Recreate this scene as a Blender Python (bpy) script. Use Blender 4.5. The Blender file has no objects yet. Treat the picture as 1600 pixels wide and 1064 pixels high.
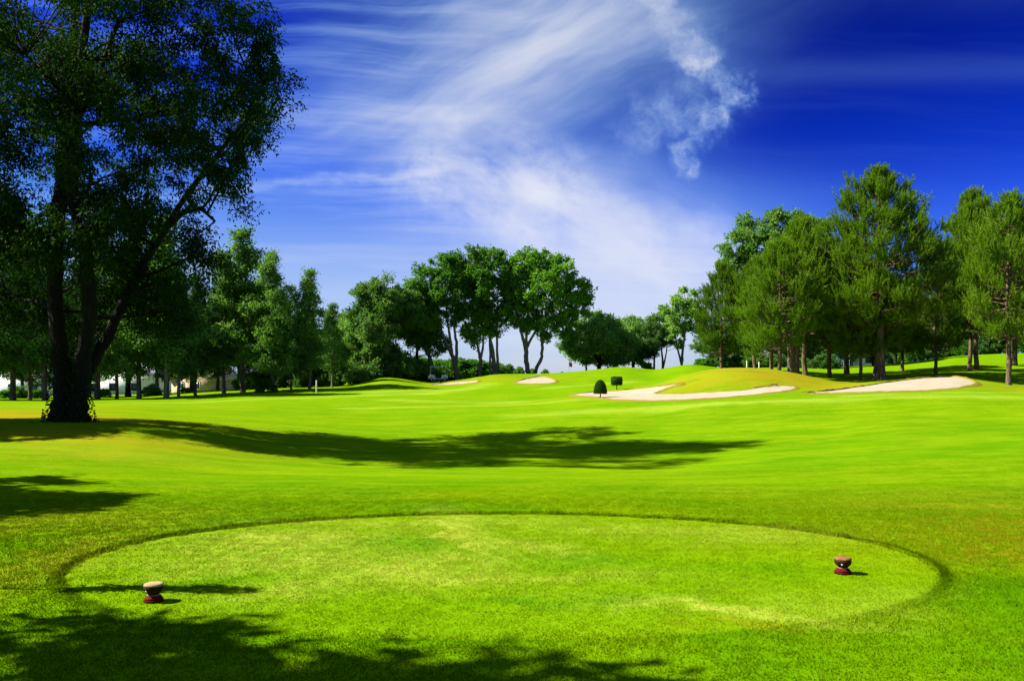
import bpy, math, random
import numpy as np
from math import radians, pi
from mathutils import Vector

# ------------------------------------------------------------------ camera, sky, sun, exposure
scene = bpy.context.scene
COL = scene.collection
F = 1244.0          # focal length in photo pixels (photo is 1600 wide)
CX, HZ = 800.0, 592.0
CAMZ = 2.2
SUN_ELEV, SUN_DIR = radians(43), Vector((-1.0, 0.05, 0)).normalized()   # direction towards the sun (horizontal)

cam = bpy.data.cameras.new('camera'); camo = bpy.data.objects.new('camera', cam); COL.objects.link(camo)
camo.location = (0, 0, CAMZ); camo.rotation_euler = (pi/2, 0, 0)
cam.sensor_width = 36; cam.lens = 36*F/1600; cam.shift_y = (HZ-532)/1600
cam.clip_start = 0.1; cam.clip_end = 8000
scene.camera = camo
scene.view_settings.view_transform = 'Standard'
scene.view_settings.look = 'None'
scene.view_settings.gamma = 1
scene.view_settings.use_curve_mapping = False
scene.view_settings.exposure = 1.4

sun = bpy.data.lights.new('sun', 'SUN'); suno = bpy.data.objects.new('sun', sun); COL.objects.link(suno)
sun.energy = 5.0; sun.angle = radians(0.55); sun.color = (1.0, 0.965, 0.90)
sv = Vector((SUN_DIR.x*math.cos(SUN_ELEV), SUN_DIR.y*math.cos(SUN_ELEV), math.sin(SUN_ELEV)))
suno.rotation_euler = sv.to_track_quat('Z', 'Y').to_euler()
suno.location = sv*100

class NT:
    """tiny expression helper for node trees"""
    def __init__(s, nt): s.nt = nt
    def new(s, t, **kw):
        n = s.nt.nodes.new(t)
        for k, v in kw.items(): setattr(n, k, v)
        return n
    def put(s, sock, v):
        if isinstance(v, bpy.types.NodeSocket): s.nt.links.new(v, sock)
        else:
            if hasattr(sock.default_value, '__len__') and not hasattr(v, '__len__'): v = [v]*len(sock.default_value)
            if hasattr(v, '__len__') and len(v) == 3 and len(sock.default_value) == 4: v = (*v, 1)
            sock.default_value = v
    def m(s, op, a, b=None, c=None, clamp=False):
        n = s.new('ShaderNodeMath', operation=op, use_clamp=clamp)
        s.put(n.inputs[0], a)
        if b is not None: s.put(n.inputs[1], b)
        if c is not None: s.put(n.inputs[2], c)
        return n.outputs[0]
    def add(s, *a):
        r = a[0]
        for x in a[1:]: r = s.m('ADD', r, x)
        return r
    def mul(s, *a):
        r = a[0]
        for x in a[1:]: r = s.m('MULTIPLY', r, x)
        return r
    def vec(s, x, y, z=0.0):
        n = s.new('ShaderNodeCombineXYZ')
        for i, v in enumerate((x, y, z)): s.put(n.inputs[i], v)
        return n.outputs[0]
    def sep(s, v):
        n = s.new('ShaderNodeSeparateXYZ'); s.put(n.inputs[0], v); return n.outputs
    def noise(s, v, scale, detail=4, rough=0.55, dist=0.0):
        n = s.new('ShaderNodeTexNoise'); s.put(n.inputs['Vector'], v)
        n.inputs['Scale'].default_value = scale; n.inputs['Detail'].default_value = detail
        n.inputs['Roughness'].default_value = rough; n.inputs['Distortion'].default_value = dist
        return n.outputs[0]
    def ramp(s, v, lo, hi, a=0.0, b=1.0):
        n = s.new('ShaderNodeMapRange', interpolation_type='SMOOTHSTEP')
        s.put(n.inputs[0], v); s.put(n.inputs[1], lo); s.put(n.inputs[2], hi); s.put(n.inputs[3], a); s.put(n.inputs[4], b)
        return n.outputs[0]
    def mix(s, f, a, b, mode='MIX'):
        n = s.new('ShaderNodeMix', data_type='RGBA', blend_type=mode)
        s.put(n.inputs[0], f); s.put(n.inputs[6], a); s.put(n.inputs[7], b)
        return n.outputs[2]
    def gauss(s, x, y, cx, cy, rx, ry, ang=0.0):
        """exp(-(rotated distance)^2)"""
        ca, sa = math.cos(ang), math.sin(ang)
        dx = s.m('SUBTRACT', x, cx); dy = s.m('SUBTRACT', y, cy)
        u = s.m('DIVIDE', s.add(s.mul(dx, ca), s.mul(dy, sa)), rx)
        v = s.m('DIVIDE', s.m('SUBTRACT', s.mul(dy, ca), s.mul(dx, sa)), ry)
        return s.m('POWER', 2.71828, s.mul(s.add(s.mul(u, u), s.mul(v, v)), -1.0))
    def seg(s, x, y, x0, y0, x1, y1, w):
        """soft capsule: exp(-(distance to segment / w)^2)"""
        dx, dy = x1-x0, y1-y0; L2 = dx*dx+dy*dy
        px = s.m('SUBTRACT', x, x0); py = s.m('SUBTRACT', y, y0)
        t = s.m('DIVIDE', s.add(s.mul(px, dx), s.mul(py, dy)), L2, clamp=True)
        ex = s.m('SUBTRACT', px, s.mul(t, dx)); ey = s.m('SUBTRACT', py, s.mul(t, dy))
        return s.m('POWER', 2.71828, s.mul(s.add(s.mul(ex, ex), s.mul(ey, ey)), -1.0/(w*w)))

world = bpy.data.worlds.new('World'); scene.world = world; world.use_nodes = True
W = NT(world.node_tree)
bg = [n for n in world.node_tree.nodes if n.type == 'BACKGROUND'][0]
sky = W.new('ShaderNodeTexSky', sky_type='NISHITA', sun_disc=False)
sky.sun_elevation = SUN_ELEV
sky.sun_rotation = math.atan2(SUN_DIR.x, SUN_DIR.y)
sky.air_density = 1.0; sky.dust_density = 0.6; sky.ozone_density = 3.0
tc = W.new('ShaderNodeTexCoord')
dx, dy, dz = W.sep(tc.outputs['Generated'])
yy = W.m('MAXIMUM', W.m('ABSOLUTE', dy), 0.18)
X = W.add(W.mul(W.m('DIVIDE', dx, yy), F/100), CX/100)
Y = W.m('SUBTRACT', HZ/100, W.mul(W.m('DIVIDE', dz, yy), F/100))
# wavy distortion of the cloud plane
w1 = W.m('SUBTRACT', W.noise(W.vec(X, Y), 0.40, 2), 0.5); w2 = W.m('SUBTRACT', W.noise(W.vec(Y, X, 4.0), 0.45, 2), 0.5)
Xw = W.add(X, W.mul(w1, 1.2)); Yw = W.add(Y, W.mul(w2, 0.9))
w3 = W.m('SUBTRACT', W.noise(W.vec(X, Y, 7.0), 1.9, 4, 0.6), 0.5); w4 = W.m('SUBTRACT', W.noise(W.vec(Y, X, 9.0), 1.9, 4, 0.6), 0.5)
Xf = W.add(X, W.mul(w3, 1.3)); Yf = W.add(Y, W.mul(w4, 1.1))
def streak(ang, sx, sy, off, dist=0.0, det=5, xx=None, yy_=None):
    ca, sa = math.cos(ang), math.sin(ang)
    u = W.add(W.mul(Xw, ca), W.mul(Yw, sa)); v = W.m('SUBTRACT', W.mul(Yw, ca), W.mul(Xw, sa))
    return W.noise(W.vec(W.mul(u, sx), W.mul(v, sy), off), 1.0, det, 0.55, dist)
sA = streak(radians(-24), 0.30, 1.5, 1.0, det=5)      # fanned streaks rising to the right
sB = streak(radians(24), 0.55, 1.7, 3.0)       # sweep falling to the right
sC = W.noise(W.vec(W.mul(X, 0.16), W.mul(W.add(Y, W.mul(w2, 0.35), W.mul(X, -0.04)), 2.3), 5.0), 1.0, 5, 0.6)     # long level streaks
sP = W.noise(W.vec(W.add(X, W.mul(w3, 0.5)), W.add(Y, W.mul(w4, 0.5)), 2.0), 1.2, 6, 0.66)   # curdled wisps
c1 = W.mul(W.add(W.gauss(Xw, Yw, 8.6, 0.6, 2.3, 1.25, radians(-16)), W.mul(W.gauss(Xw, Yw, 6.4, 1.6, 2.6, 0.8, radians(-16)), 0.5)), W.ramp(sA, 0.15, 0.85, 0.30, 1.0), 0.86)
c2 = W.mul(W.add(W.mul(W.seg(Xf, Yf, 9.8, -0.3, 10.9, 0.9, 0.34), .85), W.seg(Xf, Yf, 11.4, 1.3, 10.75, 2.5, 0.17), W.mul(W.seg(Xf, Yf, 10.9, 1.7, 10.1, 1.9, 0.42), 0.7), W.mul(W.seg(Xf, Yf, 11.0, 1.0, 11.4, 1.4, 0.12), 0.6)), W.ramp(sP, 0.26, 0.78, 0.08, 1.0), 0.60)
mB = W.ramp(W.add(W.mul(sB, 0.6), W.mul(sP, 0.4)), 0.26, 0.76, 0.10, 1.0)
c3 = W.mul(W.add(W.mul(W.seg(Xf, Yf, 7.1, 2.6, 8.2, 3.0, 0.62), .92), W.mul(W.seg(Xf, Yf, 8.4, 3.1, 10.9, 4.2, 0.62), .50)), mB, 0.84)
c3b = W.mul(W.gauss(Xw, Yw, 8.9, 3.1, 2.4, 1.0, radians(20)), W.ramp(sB, 0.2, 0.8, 0.4, 1.0), 0.42)
c4 = W.mul(W.gauss(Xw, Y, 9.6, 4.75, 2.5, 1.15), W.ramp(sC, 0.3, 0.7, 0.5, 1.0), 0.50)
c5 = W.mul(W.seg(X, W.add(Y, W.mul(w4, .3)), 3.0, 2.95, 6.8, 2.72, 0.09), W.ramp(sC, 0.3, 0.6, 0.3, 1.0), 0.38)
c6 = W.mul(W.ramp(sC, 0.40, 0.75), W.ramp(X, 9.5, 6.0), W.ramp(Y, 5.2, 2.6, 0.3, 1.0), 0.24)
c7 = W.mul(W.add(W.seg(X, Y, 11.5, 1.15, 22.0, 1.0, 0.22), W.mul(W.ramp(sC, 0.45, 0.8), 0.35)), 0.04)
c8 = W.mul(W.ramp(Y, 2.0, 5.3), W.ramp(X, 14.5, 9.5, 0.25, 1.0), 0.60)
dens = W.m('SUBTRACT', 1.0, W.m('POWER', 2.71828, W.mul(W.add(c1, c2, c3, c3b, c4, c5, c6, c7, c8, W.mul(W.ramp(Y, 0.6, -4.0), W.ramp(sA, 0.2, 0.7, 0.3, 1.0), 0.36)), -1.6)))  # last term: cirrus above the view, added to fill the shadows
# the air itself: the physical sky with the strong polarised contrast of the photograph (per-channel gamma)
sr, sg, sb_ = W.sep(W.mix(1.0, sky.outputs[0], (0.1, 0.1, 0.1), 'MULTIPLY'))
sr = W.m('POWER', sr, 4.5); sr = W.m('DIVIDE', W.mul(sr, 40.0), W.add(W.mul(sr, 60.0), 1.0))
sg = W.m('POWER', sg, 4.0); sg = W.m('DIVIDE', W.mul(sg, 23.0), W.add(W.mul(sg, 10.0), 1.0))
sb_ = W.m('MINIMUM', W.mul(W.m('POWER', sb_, 3.0), 21.0), 3.0)
cloudc = W.mix(W.ramp(dens, 0.10, 0.92), (1.05, 2.35, 4.3, 1), (3.15, 3.3, 3.65, 1))
W.put(bg.inputs[0], W.mix(dens, W.vec(sr, sg, sb_), cloudc))
bg.inputs[1].default_value = 0.10
world.cycles.sampling_method = 'MANUAL'; world.cycles.sample_map_resolution = 256

# ------------------------------------------------------------------ helpers
def link(o, parent=None):
    COL.objects.link(o)
    if parent: o.parent = parent
    return o
def tag(o, label=None, cat=None, group=None, kind=None):
    if label: o['label'] = label
    if cat: o['category'] = cat
    if group: o['group'] = group
    if kind: o['kind'] = kind
    return o
def empty(name, loc, rz=0.0):
    o = bpy.data.objects.new(name, None); o.empty_display_size = 0.5
    COL.objects.link(o); o.location = loc; o.rotation_euler = (0, 0, rz); return o
class Buf:
    def __init__(s): s.v = []; s.f3 = []; s.f4 = []; s.t3 = []; s.t4 = []; s.n = 0
    def quads(s, v, tint):          # v (n,4,3)
        n = len(v); s.v.append(v.reshape(-1, 3)); s.f4.append(np.arange(n*4).reshape(n, 4)+s.n); s.n += n*4
        s.t4.append(np.repeat(tint, 4))
    def tris(s, v, tint):
        n = len(v); s.v.append(v.reshape(-1, 3)); s.f3.append(np.arange(n*3).reshape(n, 3)+s.n); s.n += n*3
        s.t3.append(np.repeat(tint, 3))
    def grid(s, P, closed=True, cap=False):      # P (rings, sides, 3)
        r, k = P.shape[:2]; s.v.append(P.reshape(-1, 3))
        i = np.arange(r-1)[:, None]; j = np.arange(k if closed else k-1)[None]
        a = i*k+j; b = i*k+(j+1) % k
        s.f4.append((np.stack([a, b, b+k, a+k], -1)).reshape(-1, 4)+s.n); s.n += r*k
    def faces4(s, v, f): s.v.append(np.asarray(v, float)); s.f4.append(np.asarray(f)+s.n); s.n += len(v)
    def mesh(s, name, mats, smooth=False, tint=True):
        me = bpy.data.meshes.new(name)
        V = np.concatenate(s.v).astype(np.float32)
        f4 = np.concatenate(s.f4) if s.f4 else np.zeros((0, 4), int); f3 = np.concatenate(s.f3) if s.f3 else np.zeros((0, 3), int)
        me.vertices.add(len(V)); me.vertices.foreach_set('co', V.ravel())
        nl = f4.size+f3.size; me.loops.add(nl); me.loops.foreach_set('vertex_index', np.concatenate([f4.ravel(), f3.ravel()]).astype(np.int32))
        nf = len(f4)+len(f3); me.polygons.add(nf)
        st = np.concatenate([np.arange(len(f4))*4, len(f4)*4+np.arange(len(f3))*3]).astype(np.int32)
        me.polygons.foreach_set('loop_start', st)
        me.update(calc_edges=True)
        if smooth: me.polygons.foreach_set('use_smooth', np.ones(nf, bool))
        if tint and (s.t3 or s.t4):
            at = me.attributes.new('tint', 'FLOAT', 'POINT')
            at.data.foreach_set('value', np.concatenate(s.t3+s.t4).astype(np.float32))
        for m in (mats if isinstance(mats, (list, tuple)) else [mats]): me.materials.append(m)
        return me
def tube(buf, pts, rad, k=6, jag=0.0, rng=None):
    pts = np.asarray(pts, float); rad = np.asarray(rad, float)
    d = np.gradient(pts, axis=0); d /= np.linalg.norm(d, axis=1)[:, None]+1e-9
    ref = np.array([1.0, 0.13, 0.05]) if abs(d[:, 2]).mean() > 0.5 else np.array([0.05, 0.1, 1.0])
    a = np.cross(d, ref); a /= np.linalg.norm(a, axis=1)[:, None]+1e-9; b = np.cross(d, a)
    th = np.arange(k)/k*2*pi
    R = rad[:, None]*(1+(jag*rng.standard_normal((len(pts), k)) if jag else 0))
    P = pts[:, None]+R[..., None]*(np.cos(th)[None, :, None]*a[:, None]+np.sin(th)[None, :, None]*b[:, None])
    buf.grid(P)
def lathe(buf, prof, k=28, sx=1.0, sy=1.0):
    th = np.arange(k)/k*2*pi
    P = np.array([[(r*math.cos(t)*sx, r*math.sin(t)*sy, z) for t in th] for r, z in prof]); buf.grid(P)
def box(buf, x0, x1, y0, y1, z0, z1):
    v = [(x, y, z) for x in (x0, x1) for y in (y0, y1) for z in (z0, z1)]
    buf.faces4(v, [(0, 1, 3, 2), (4, 6, 7, 5), (0, 4, 5, 1), (2, 3, 7, 6), (0, 2, 6, 4), (1, 5, 7, 3)])
def part(name, buf, mat, parent=None, smooth=False):
    return link(bpy.data.objects.new(name, buf.mesh(name, mat, smooth)), parent)
def copy_tree(o, parent=None):
    c = o.copy(); COL.objects.link(c); c.parent = parent
    for ch in list(o.children): copy_tree(ch, c)
    return c

# ------------------------------------------------------------------ terrain
TPX = [-900, 0, 100, 200, 320, 400, 540, 600, 640, 680, 720, 775, 850, 890, 975, 1022, 1075, 1140, 1200, 1300, 1400, 1500, 1600, 2500]
def zr(row, y): return CAMZ-(row-HZ)*y/F
TAB = [
 (13, [0]*24, 1), (16, [-.06]*24, 1),
 (21, [-.1, -.15, -.2, -.28]+[-.36]*14+[-.34, -.3, -.25, -.2, -.15, 0], 1),
 (26, [.3, .1, .05, -.15, -.45, -.6]+[-.78]*10+[-.72, -.65, -.55, -.45, -.3, -.2, -.1, .1], 1),
 (34, [.7, .52, .47, .3, -.05, -.4, -.75]+[-.85]*8+[-.8, -.7, -.55, -.4, -.25, 0, .1, .2, .5], 1),
 (42, [.7, .5, .45, .35, .15, 0, -.4, -.5, -.55, -.55, -.5, -.45, -.4, -.35, -.2, -.15, 0, .1, .2, .35, .5, .6, .6, 1], 1),
 (48, [638, 637, 637, 639, 643, 648, 653, 654, 653, 652, 651, 649, 645, 640, 634, 632, 628, 622, 619, 618, 616, 616, 618, 610], 0),
 (55, [634, 634, 634, 634, 637, 640, 643, 642, 641, 640, 638, 636, 632, 627, 624, 623, 621, 617, 613, 611, 606, 603, 612, 606], 0),
 (62, [630, 630, 630, 630, 631, 632, 632, 631, 630, 629, 628, 626, 622, 618, 615, 612, 608, 604, 602, 604, 596, 592, 606, 600], 0),
 (70, [627, 627, 627, 626, 624, 622, 622, 622, 621, 620, 619, 618, 614, 611, 607, 603, 598, 594, 593, 598, 593, 588, 598, 590], 0),
 (85, [622, 624, 623.5, 622.5, 618, 613, 609, 604, 606, 609, 608, 605, 602, 601, 597, 596, 588, 586, 584, 587, 583, 577, 577, 573], 0),
 (100, [620, 622, 621, 620, 611, 606, 602, 587, 593, 598.5, 592, 582, 583, 580, 571, 579, 566, 576, 573, 578, 576, 564, 563, 560], 0),
 (130, [616, 618, 618, 617, 612, 610, 606, 600, 600, 600, 596, 590, 589, 588, 585, 584, 582, 578, 575, 574, 568, 555, 551, 545], 0)]
_py = np.linspace(-900, 2500, 681)           # every 5 px
_yy = np.arange(10, 141, 0.5)
rows = []
for y, r, isz in TAB:
    z = np.array(r, float) if isz else zr(np.array(r, float), y)
    rows.append(np.interp(_py, TPX, z))
rows = np.array(rows); ys = [t[0] for t in TAB]
G = np.array([np.interp(_yy, ys, rows[:, i]) for i in range(len(_py))]).T      # (ny, npx)
def blur(A, axis, sig):
    n = int(sig*3)+1; k = np.exp(-0.5*(np.arange(-n, n+1)/sig)**2); k /= k.sum()
    A = np.moveaxis(A, axis, 0); B = np.concatenate([np.repeat(A[:1], n, 0), A, np.repeat(A[-1:], n, 0)])
    out = sum(k[i]*B[i:i+len(A)] for i in range(2*n+1)); return np.moveaxis(out, 0, axis)
G = blur(blur(G, 1, 2.6), 0, 5.0)
TEE = (-0.10, 9.85, 5.15, 3.15)
def tee_r(x, y): return 4.0*np.hypot((x-TEE[0])/TEE[2], (y-TEE[1])/TEE[3])      # 4.0 on the rim
def smooth(t): t = np.clip(t, 0, 1); return t*t*(3-2*t)
def terrain(x, y):
    x = np.asarray(x, float); y = np.asarray(y, float)
    yc = np.clip(y, 10, 139.9); px = np.clip(x/np.maximum(y, 8)*F+CX, -899, 2499)
    i = (yc-10)/0.5; i0 = np.minimum(i.astype(int), len(_yy)-2); fi = i-i0
    j = (px+900)/5; j0 = np.minimum(j.astype(int), len(_py)-2); fj = j-j0
    z = (G[i0, j0]*(1-fi)+G[i0+1, j0]*fi)*(1-fj)+(G[i0, j0+1]*(1-fi)+G[i0+1, j0+1]*fi)*fj
    z = z*(1-smooth((y-160)/500))+1.5*smooth((y-160)/500)
    # tee plateau
    r = tee_r(x, y)
    k = smooth((r-4.5)/3.5)*smooth((y-6.5)/4)
    z = z*smooth((r-4.1)/4.5) - 0.06*k*(1-smooth((y-15)/10))
    z = z-0.03*smooth((r-3.93)/0.14)*(1-smooth((r-4.3)/1.2))*smooth((y-6.8)/2)
    # brown mound behind the long bunker, small ones on the right
    def mound(px_, y0, rx, ry, h, ang=0):
        cx_ = (px_-CX)/F*y0; ca, sa = math.cos(ang), math.sin(ang)
        u = ((x-cx_)*ca+(y-y0)*sa)/rx; v = ((y-y0)*ca-(x-cx_)*sa)/ry
        return h*smooth(1-np.sqrt(u*u+v*v)*0.98)
    z = z+mound(1140, 63.5, 9.5, 7.5, 1.35, 0.05)+mound(1245, 66, 7, 6, 0.45)
    z = z+0.05*np.sin(x*0.21+1.3)*np.sin(y*0.17)*smooth((y-20)/20)+0.03*np.sin(x*0.55+y*0.3)*smooth((y-18)/20)
    return z
def raycast(px, row, y0=45.0, y1=112.0):
    y = np.arange(y0, y1, 0.02); x = (px-CX)/F*y
    ray = CAMZ-(row-HZ)*y/F; t = terrain(x, y)
    h = np.where(t >= ray)[0]
    k = h[0] if len(h) else len(y)-1
    return np.array([x[k], y[k]])
def at(px, y): x = (px-CX)/F*y; return (x, y, float(terrain(x, y)))

# ------------------------------------------------------------------ materials
def mat(name):
    m = bpy.data.materials.new(name); m.use_nodes = True
    nt = m.node_tree; nt.nodes.clear(); h = NT(nt)
    out = h.new('ShaderNodeOutputMaterial')
    return m, h, out
def principled(h, out, col, rough=0.6, spec=0.3, metal=0.0, bump=None, bs=0.3, bd=0.02):
    p = h.new('ShaderNodeBsdfPrincipled'); h.put(p.inputs['Base Color'], col); h.put(p.inputs['Roughness'], rough)
    p.inputs['Specular IOR Level'].default_value = spec; p.inputs['Metallic'].default_value = metal
    if bump is not None:
        b = h.new('ShaderNodeBump'); h.put(b.inputs['Height'], bump); b.inputs['Strength'].default_value = bs; b.inputs['Distance'].default_value = bd
        h.nt.links.new(b.outputs[0], p.inputs['Normal'])
    h.nt.links.new(p.outputs[0], out.inputs[0]); return p
def turf_colour(h):
    geo = h.new('ShaderNodeNewGeometry'); pos = geo.outputs['Position']
    x, y, z = h.sep(pos)
    big = h.noise(pos, 0.055, 3); mid = h.noise(pos, 0.42, 4, 0.6); fine = h.noise(pos, 3.1, 5, 0.65); vf = h.noise(pos, 34.0, 3, 0.7)
    wide = h.noise(h.vec(h.mul(x, 0.09), h.mul(y, 0.30)), 1.0, 4, 0.55)     # long low bands across the fairway
    g1, g2 = (0.072, 0.195, 0.0008), (0.138, 0.235, 0.0010)
    c = h.mix(h.ramp(h.add(h.mul(big, 0.6), h.mul(mid, 0.4)), 0.35, 0.64), g1, g2)
    c = h.mix(h.mul(h.ramp(wide, 0.48, 0.66), 0.55), c, (0.185, 0.295, 0.002))
    # greener towards the right and the lower right corner
    c = h.mix(h.mul(h.ramp(x, 0.5, 12.0), h.ramp(y, 24.0, 8.0), 0.85), c, (0.042, 0.150, 0.0008))
    # far fairway is paler
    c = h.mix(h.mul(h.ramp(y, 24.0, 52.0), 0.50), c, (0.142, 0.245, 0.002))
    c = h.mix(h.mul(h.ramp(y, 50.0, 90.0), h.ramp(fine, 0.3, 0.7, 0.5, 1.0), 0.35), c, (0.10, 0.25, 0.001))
    wx = h.add(x, h.mul(h.m('SUBTRACT', fine, 0.5), 2.0)); wy = h.add(y, h.mul(h.m('SUBTRACT', mid, 0.5), 3.0))
    def dry(cx_, cy_, rx, ry, ang, col, amt, lo=0.32, hi=0.62):
        nonlocal c
        c = h.mix(h.mul(h.gauss(wx, wy, cx_, cy_, rx, ry, ang), h.ramp(fine, lo, hi, 0.25, 1.0), amt), c, col)
    pale = (0.34, 0.39, 0.045); brown = (0.33, 0.19, 0.010); straw = (0.26, 0.24, 0.012)
    st = h.ramp(h.noise(h.vec(h.mul(x, 1.3), h.mul(y, 3.6), 11.0), 1.0, 5, 0.7), 0.38, 0.66)
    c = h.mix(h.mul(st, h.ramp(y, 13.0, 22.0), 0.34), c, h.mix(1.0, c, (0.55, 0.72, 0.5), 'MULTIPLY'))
    c = h.mix(h.mul(h.ramp(h.noise(h.vec(h.mul(x, 0.7), h.mul(y, 2.0), 15.0), 1.0, 5, 0.7), 0.54, 0.70), h.ramp(y, 12.0, 20.0), 0.40), c, (0.24, 0.245, 0.01))
    # tee turf is cut shorter and paler
    ex = h.m('DIVIDE', h.m('SUBTRACT', x, TEE[0]), TEE[2]); ey = h.m('DIVIDE', h.m('SUBTRACT', y, TEE[1]), TEE[3])
    er = h.m('SQRT', h.add(h.mul(ex, ex), h.mul(ey, ey), h.mul(h.m('SUBTRACT', mid, 0.5), 0.03)))
    c = h.mix(h.mul(h.ramp(er, 1.01, 0.985), 0.62), c, (0.160, 0.280, 0.002))
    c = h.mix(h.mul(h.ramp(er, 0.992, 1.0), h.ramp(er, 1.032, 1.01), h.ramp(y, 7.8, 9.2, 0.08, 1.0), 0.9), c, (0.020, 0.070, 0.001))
    # worn patches on the tee
    for a in [(-2.6, 9.6, 1.8, .5, .05, pale, .6), (-0.1, 8.9, 1.6, .25, -.1, pale, .5), (3.4, 11.2, 1.2, .5, .1, pale, .4), (-1.4, 12.2, 2.4, .35, .0, pale, .55), (-0.7, 11.2, .32, 1.9, .25, pale, 1.0), (-3.0, 10.8, 1.5, .7, .1, pale, .85), (-1.2, 9.3, .5, .8, .2, pale, .65), (1.9, 7.6, 1.1, .22, -.25, pale, 1.0),
              (0.3, 10.4, .35, 1.0, .7, pale, .7), (1.9, 11.6, 1.3, .5, .0, pale, .35), (-2.2, 8.4, .8, .5, .3, pale, .5), (2.1, 7.0, .5, .2, .0, straw, .6), (3.2, 8.0, 1.2, .4, .2, pale, .25)]: dry(*a)
    for q in [(-1.3, 10.6, .6, .5, 0), (.9, 9.6, .7, .35, 0), (-3.4, 8.9, .8, .3, 0), (2.9, 9.3, .9, .4, .1), (0.6, 7.9, 1.0, .2, 0)]: dry(*q, (0.055, 0.20, 0.001), .75)
    # brownish patches round the big tree, left edge and the right slope
    for a in [(-17, 28.5, 7, 2.2, 0, brown, .95), (-22, 36.5, 8, 2.5, 0, brown, .9), (-26, 40, 5, 5, 0, brown, .8), (-30, 55, 8, 6, 0, straw, .7), (-13, 25, 4, 2.2, -.3, straw, .7), (-8, 12.5, 3, 1.5, .3, straw, .5), (-5.6, 9.5, .6, 2.5, 0, straw, .6),
              (9.5, 12, 4.5, 1.6, .1, brown, .45), (8.5, 14.5, 3, .8, 0, straw, .5), (6.8, 9.8, 1.6, .9, 0, brown, .35), (36, 55, 5, 3, 0, brown, .7), (41, 62, 7, 4, 0, straw, .7), (29, 64, 3, 2.5, 0, brown, .6),
              (9.5, 16, 3, .7, .0, straw, .3)]: dry(*a)
    # dry mound and bunker surrounds
    for a in [(16.5, 61.5, 9.5, 4.0, .05, (0.27, 0.225, 0.008), .95), (21.5, 62, 6, 5, 0, brown, .75), (10.5, 57.0, 4, 2.5, 0, brown, .5), (23, 60, 4, 2, 0, brown, .6), (3, 92, 5, 3, 0, brown, .55), (-6, 94, 6, 3, 0, brown, .55), (6.5, 60, 8, 1.3, 0, straw, .5)]: dry(*a)
    # pale mown arcs crossing the far fairway
    for s_ in [(-30, 64, -8, 76, 1.3), (-8, 76, -3, 88, 1.6), (-12, 58, 8, 56, .9), (-10, 66, 0, 60, 1.5), (4, 78, 12, 84, 1.6), (0, 47, 30, 47, .9), (8, 46, 40, 52, .6), (-14, 78, -6, 83, 2.0)]:
        c = h.mix(h.mul(h.seg(wx, wy, *s_), 0.62), c, (0.26, 0.345, 0.03))
    for s_ in [(-4, 62, 12, 64, 1.6), (6, 50.5, 30, 51, .9), (-25, 52, 0, 51, .8)]:
        c = h.mix(h.mul(h.seg(wx, wy, *s_), 0.5), c, (0.055, 0.20, 0.002))
    c = h.mix(h.mul(h.ramp(h.noise(h.vec(h.mul(x, 0.35), h.mul(y, 1.1), 3.0), 1.0, 5, 0.65), 0.40, 0.66), h.ramp(y, 11.0, 17.0), 0.5), c, (0.205, 0.275, 0.006))
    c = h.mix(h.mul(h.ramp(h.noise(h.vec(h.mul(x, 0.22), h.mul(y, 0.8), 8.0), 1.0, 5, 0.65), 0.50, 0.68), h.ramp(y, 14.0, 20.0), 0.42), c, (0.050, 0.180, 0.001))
    # blade scale grain
    c = h.mix(h.ramp(fine, 0.32, 0.68, 0.0, 0.26), c, h.mix(1.0, c, (0.62, 0.72, 0.5), 'MULTIPLY'))
    c = h.mix(h.ramp(vf, 0.35, 0.68, 0.0, 0.36), c, h.mix(1.0, c, (0.50, 0.62, 0.4), 'MULTIPLY'))
    return c, fine, vf, pos
m_turf, h, o_ = mat('turf')
c, fine, vf, pos = turf_colour(h)
bmp = h.add(h.mul(h.noise(pos, 0.6, 4), 1.6), h.mul(fine, 0.35), h.mul(vf, 0.3), h.mul(h.noise(pos, 11, 3), 0.3))
principled(h, o_, c, 1.0, 0.0, bump=bmp, bs=0.6, bd=0.05)
m_blade, h, o_ = mat('grass_blade')
c, fine, vf, pos = turf_colour(h)
oi = h.new('ShaderNodeObjectInfo')
geo = h.new('ShaderNodeNewGeometry')
cc = h.mix(h.m('MULTIPLY', geo.outputs['Random Per Island'], 0.5), c, h.mix(1.0, c, (1.9, 1.5, 1.6), 'MULTIPLY')); cc = h.mix(1.0, cc, (1.44, 1.38, .8), 'MULTIPLY')
vm = h.new('ShaderNodeVectorMath', operation='MULTIPLY_ADD'); h.nt.links.new(geo.outputs['Normal'], vm.inputs[0]); vm.inputs[1].default_value = (.3, .3, .3); vm.inputs[2].default_value = (0, 0, 1)
vn = h.new('ShaderNodeVectorMath', operation='NORMALIZE'); h.nt.links.new(vm.outputs[0], vn.inputs[0])
df = h.new('ShaderNodeBsdfDiffuse'); h.put(df.inputs[0], cc); h.nt.links.new(vn.outputs[0], df.inputs['Normal'])
tr = h.new('ShaderNodeBsdfTranslucent'); h.put(tr.inputs[0], h.mix(1.0, cc, (1.15, 1.2, .8), 'MULTIPLY'))
ms = h.new('ShaderNodeMixShader'); ms.inputs[0].default_value = 0.35
h.nt.links.new(df.outputs[0], ms.inputs[1]); h.nt.links.new(tr.outputs[0], ms.inputs[2]); h.nt.links.new(ms.outputs[0], o_.inputs[0])

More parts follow.
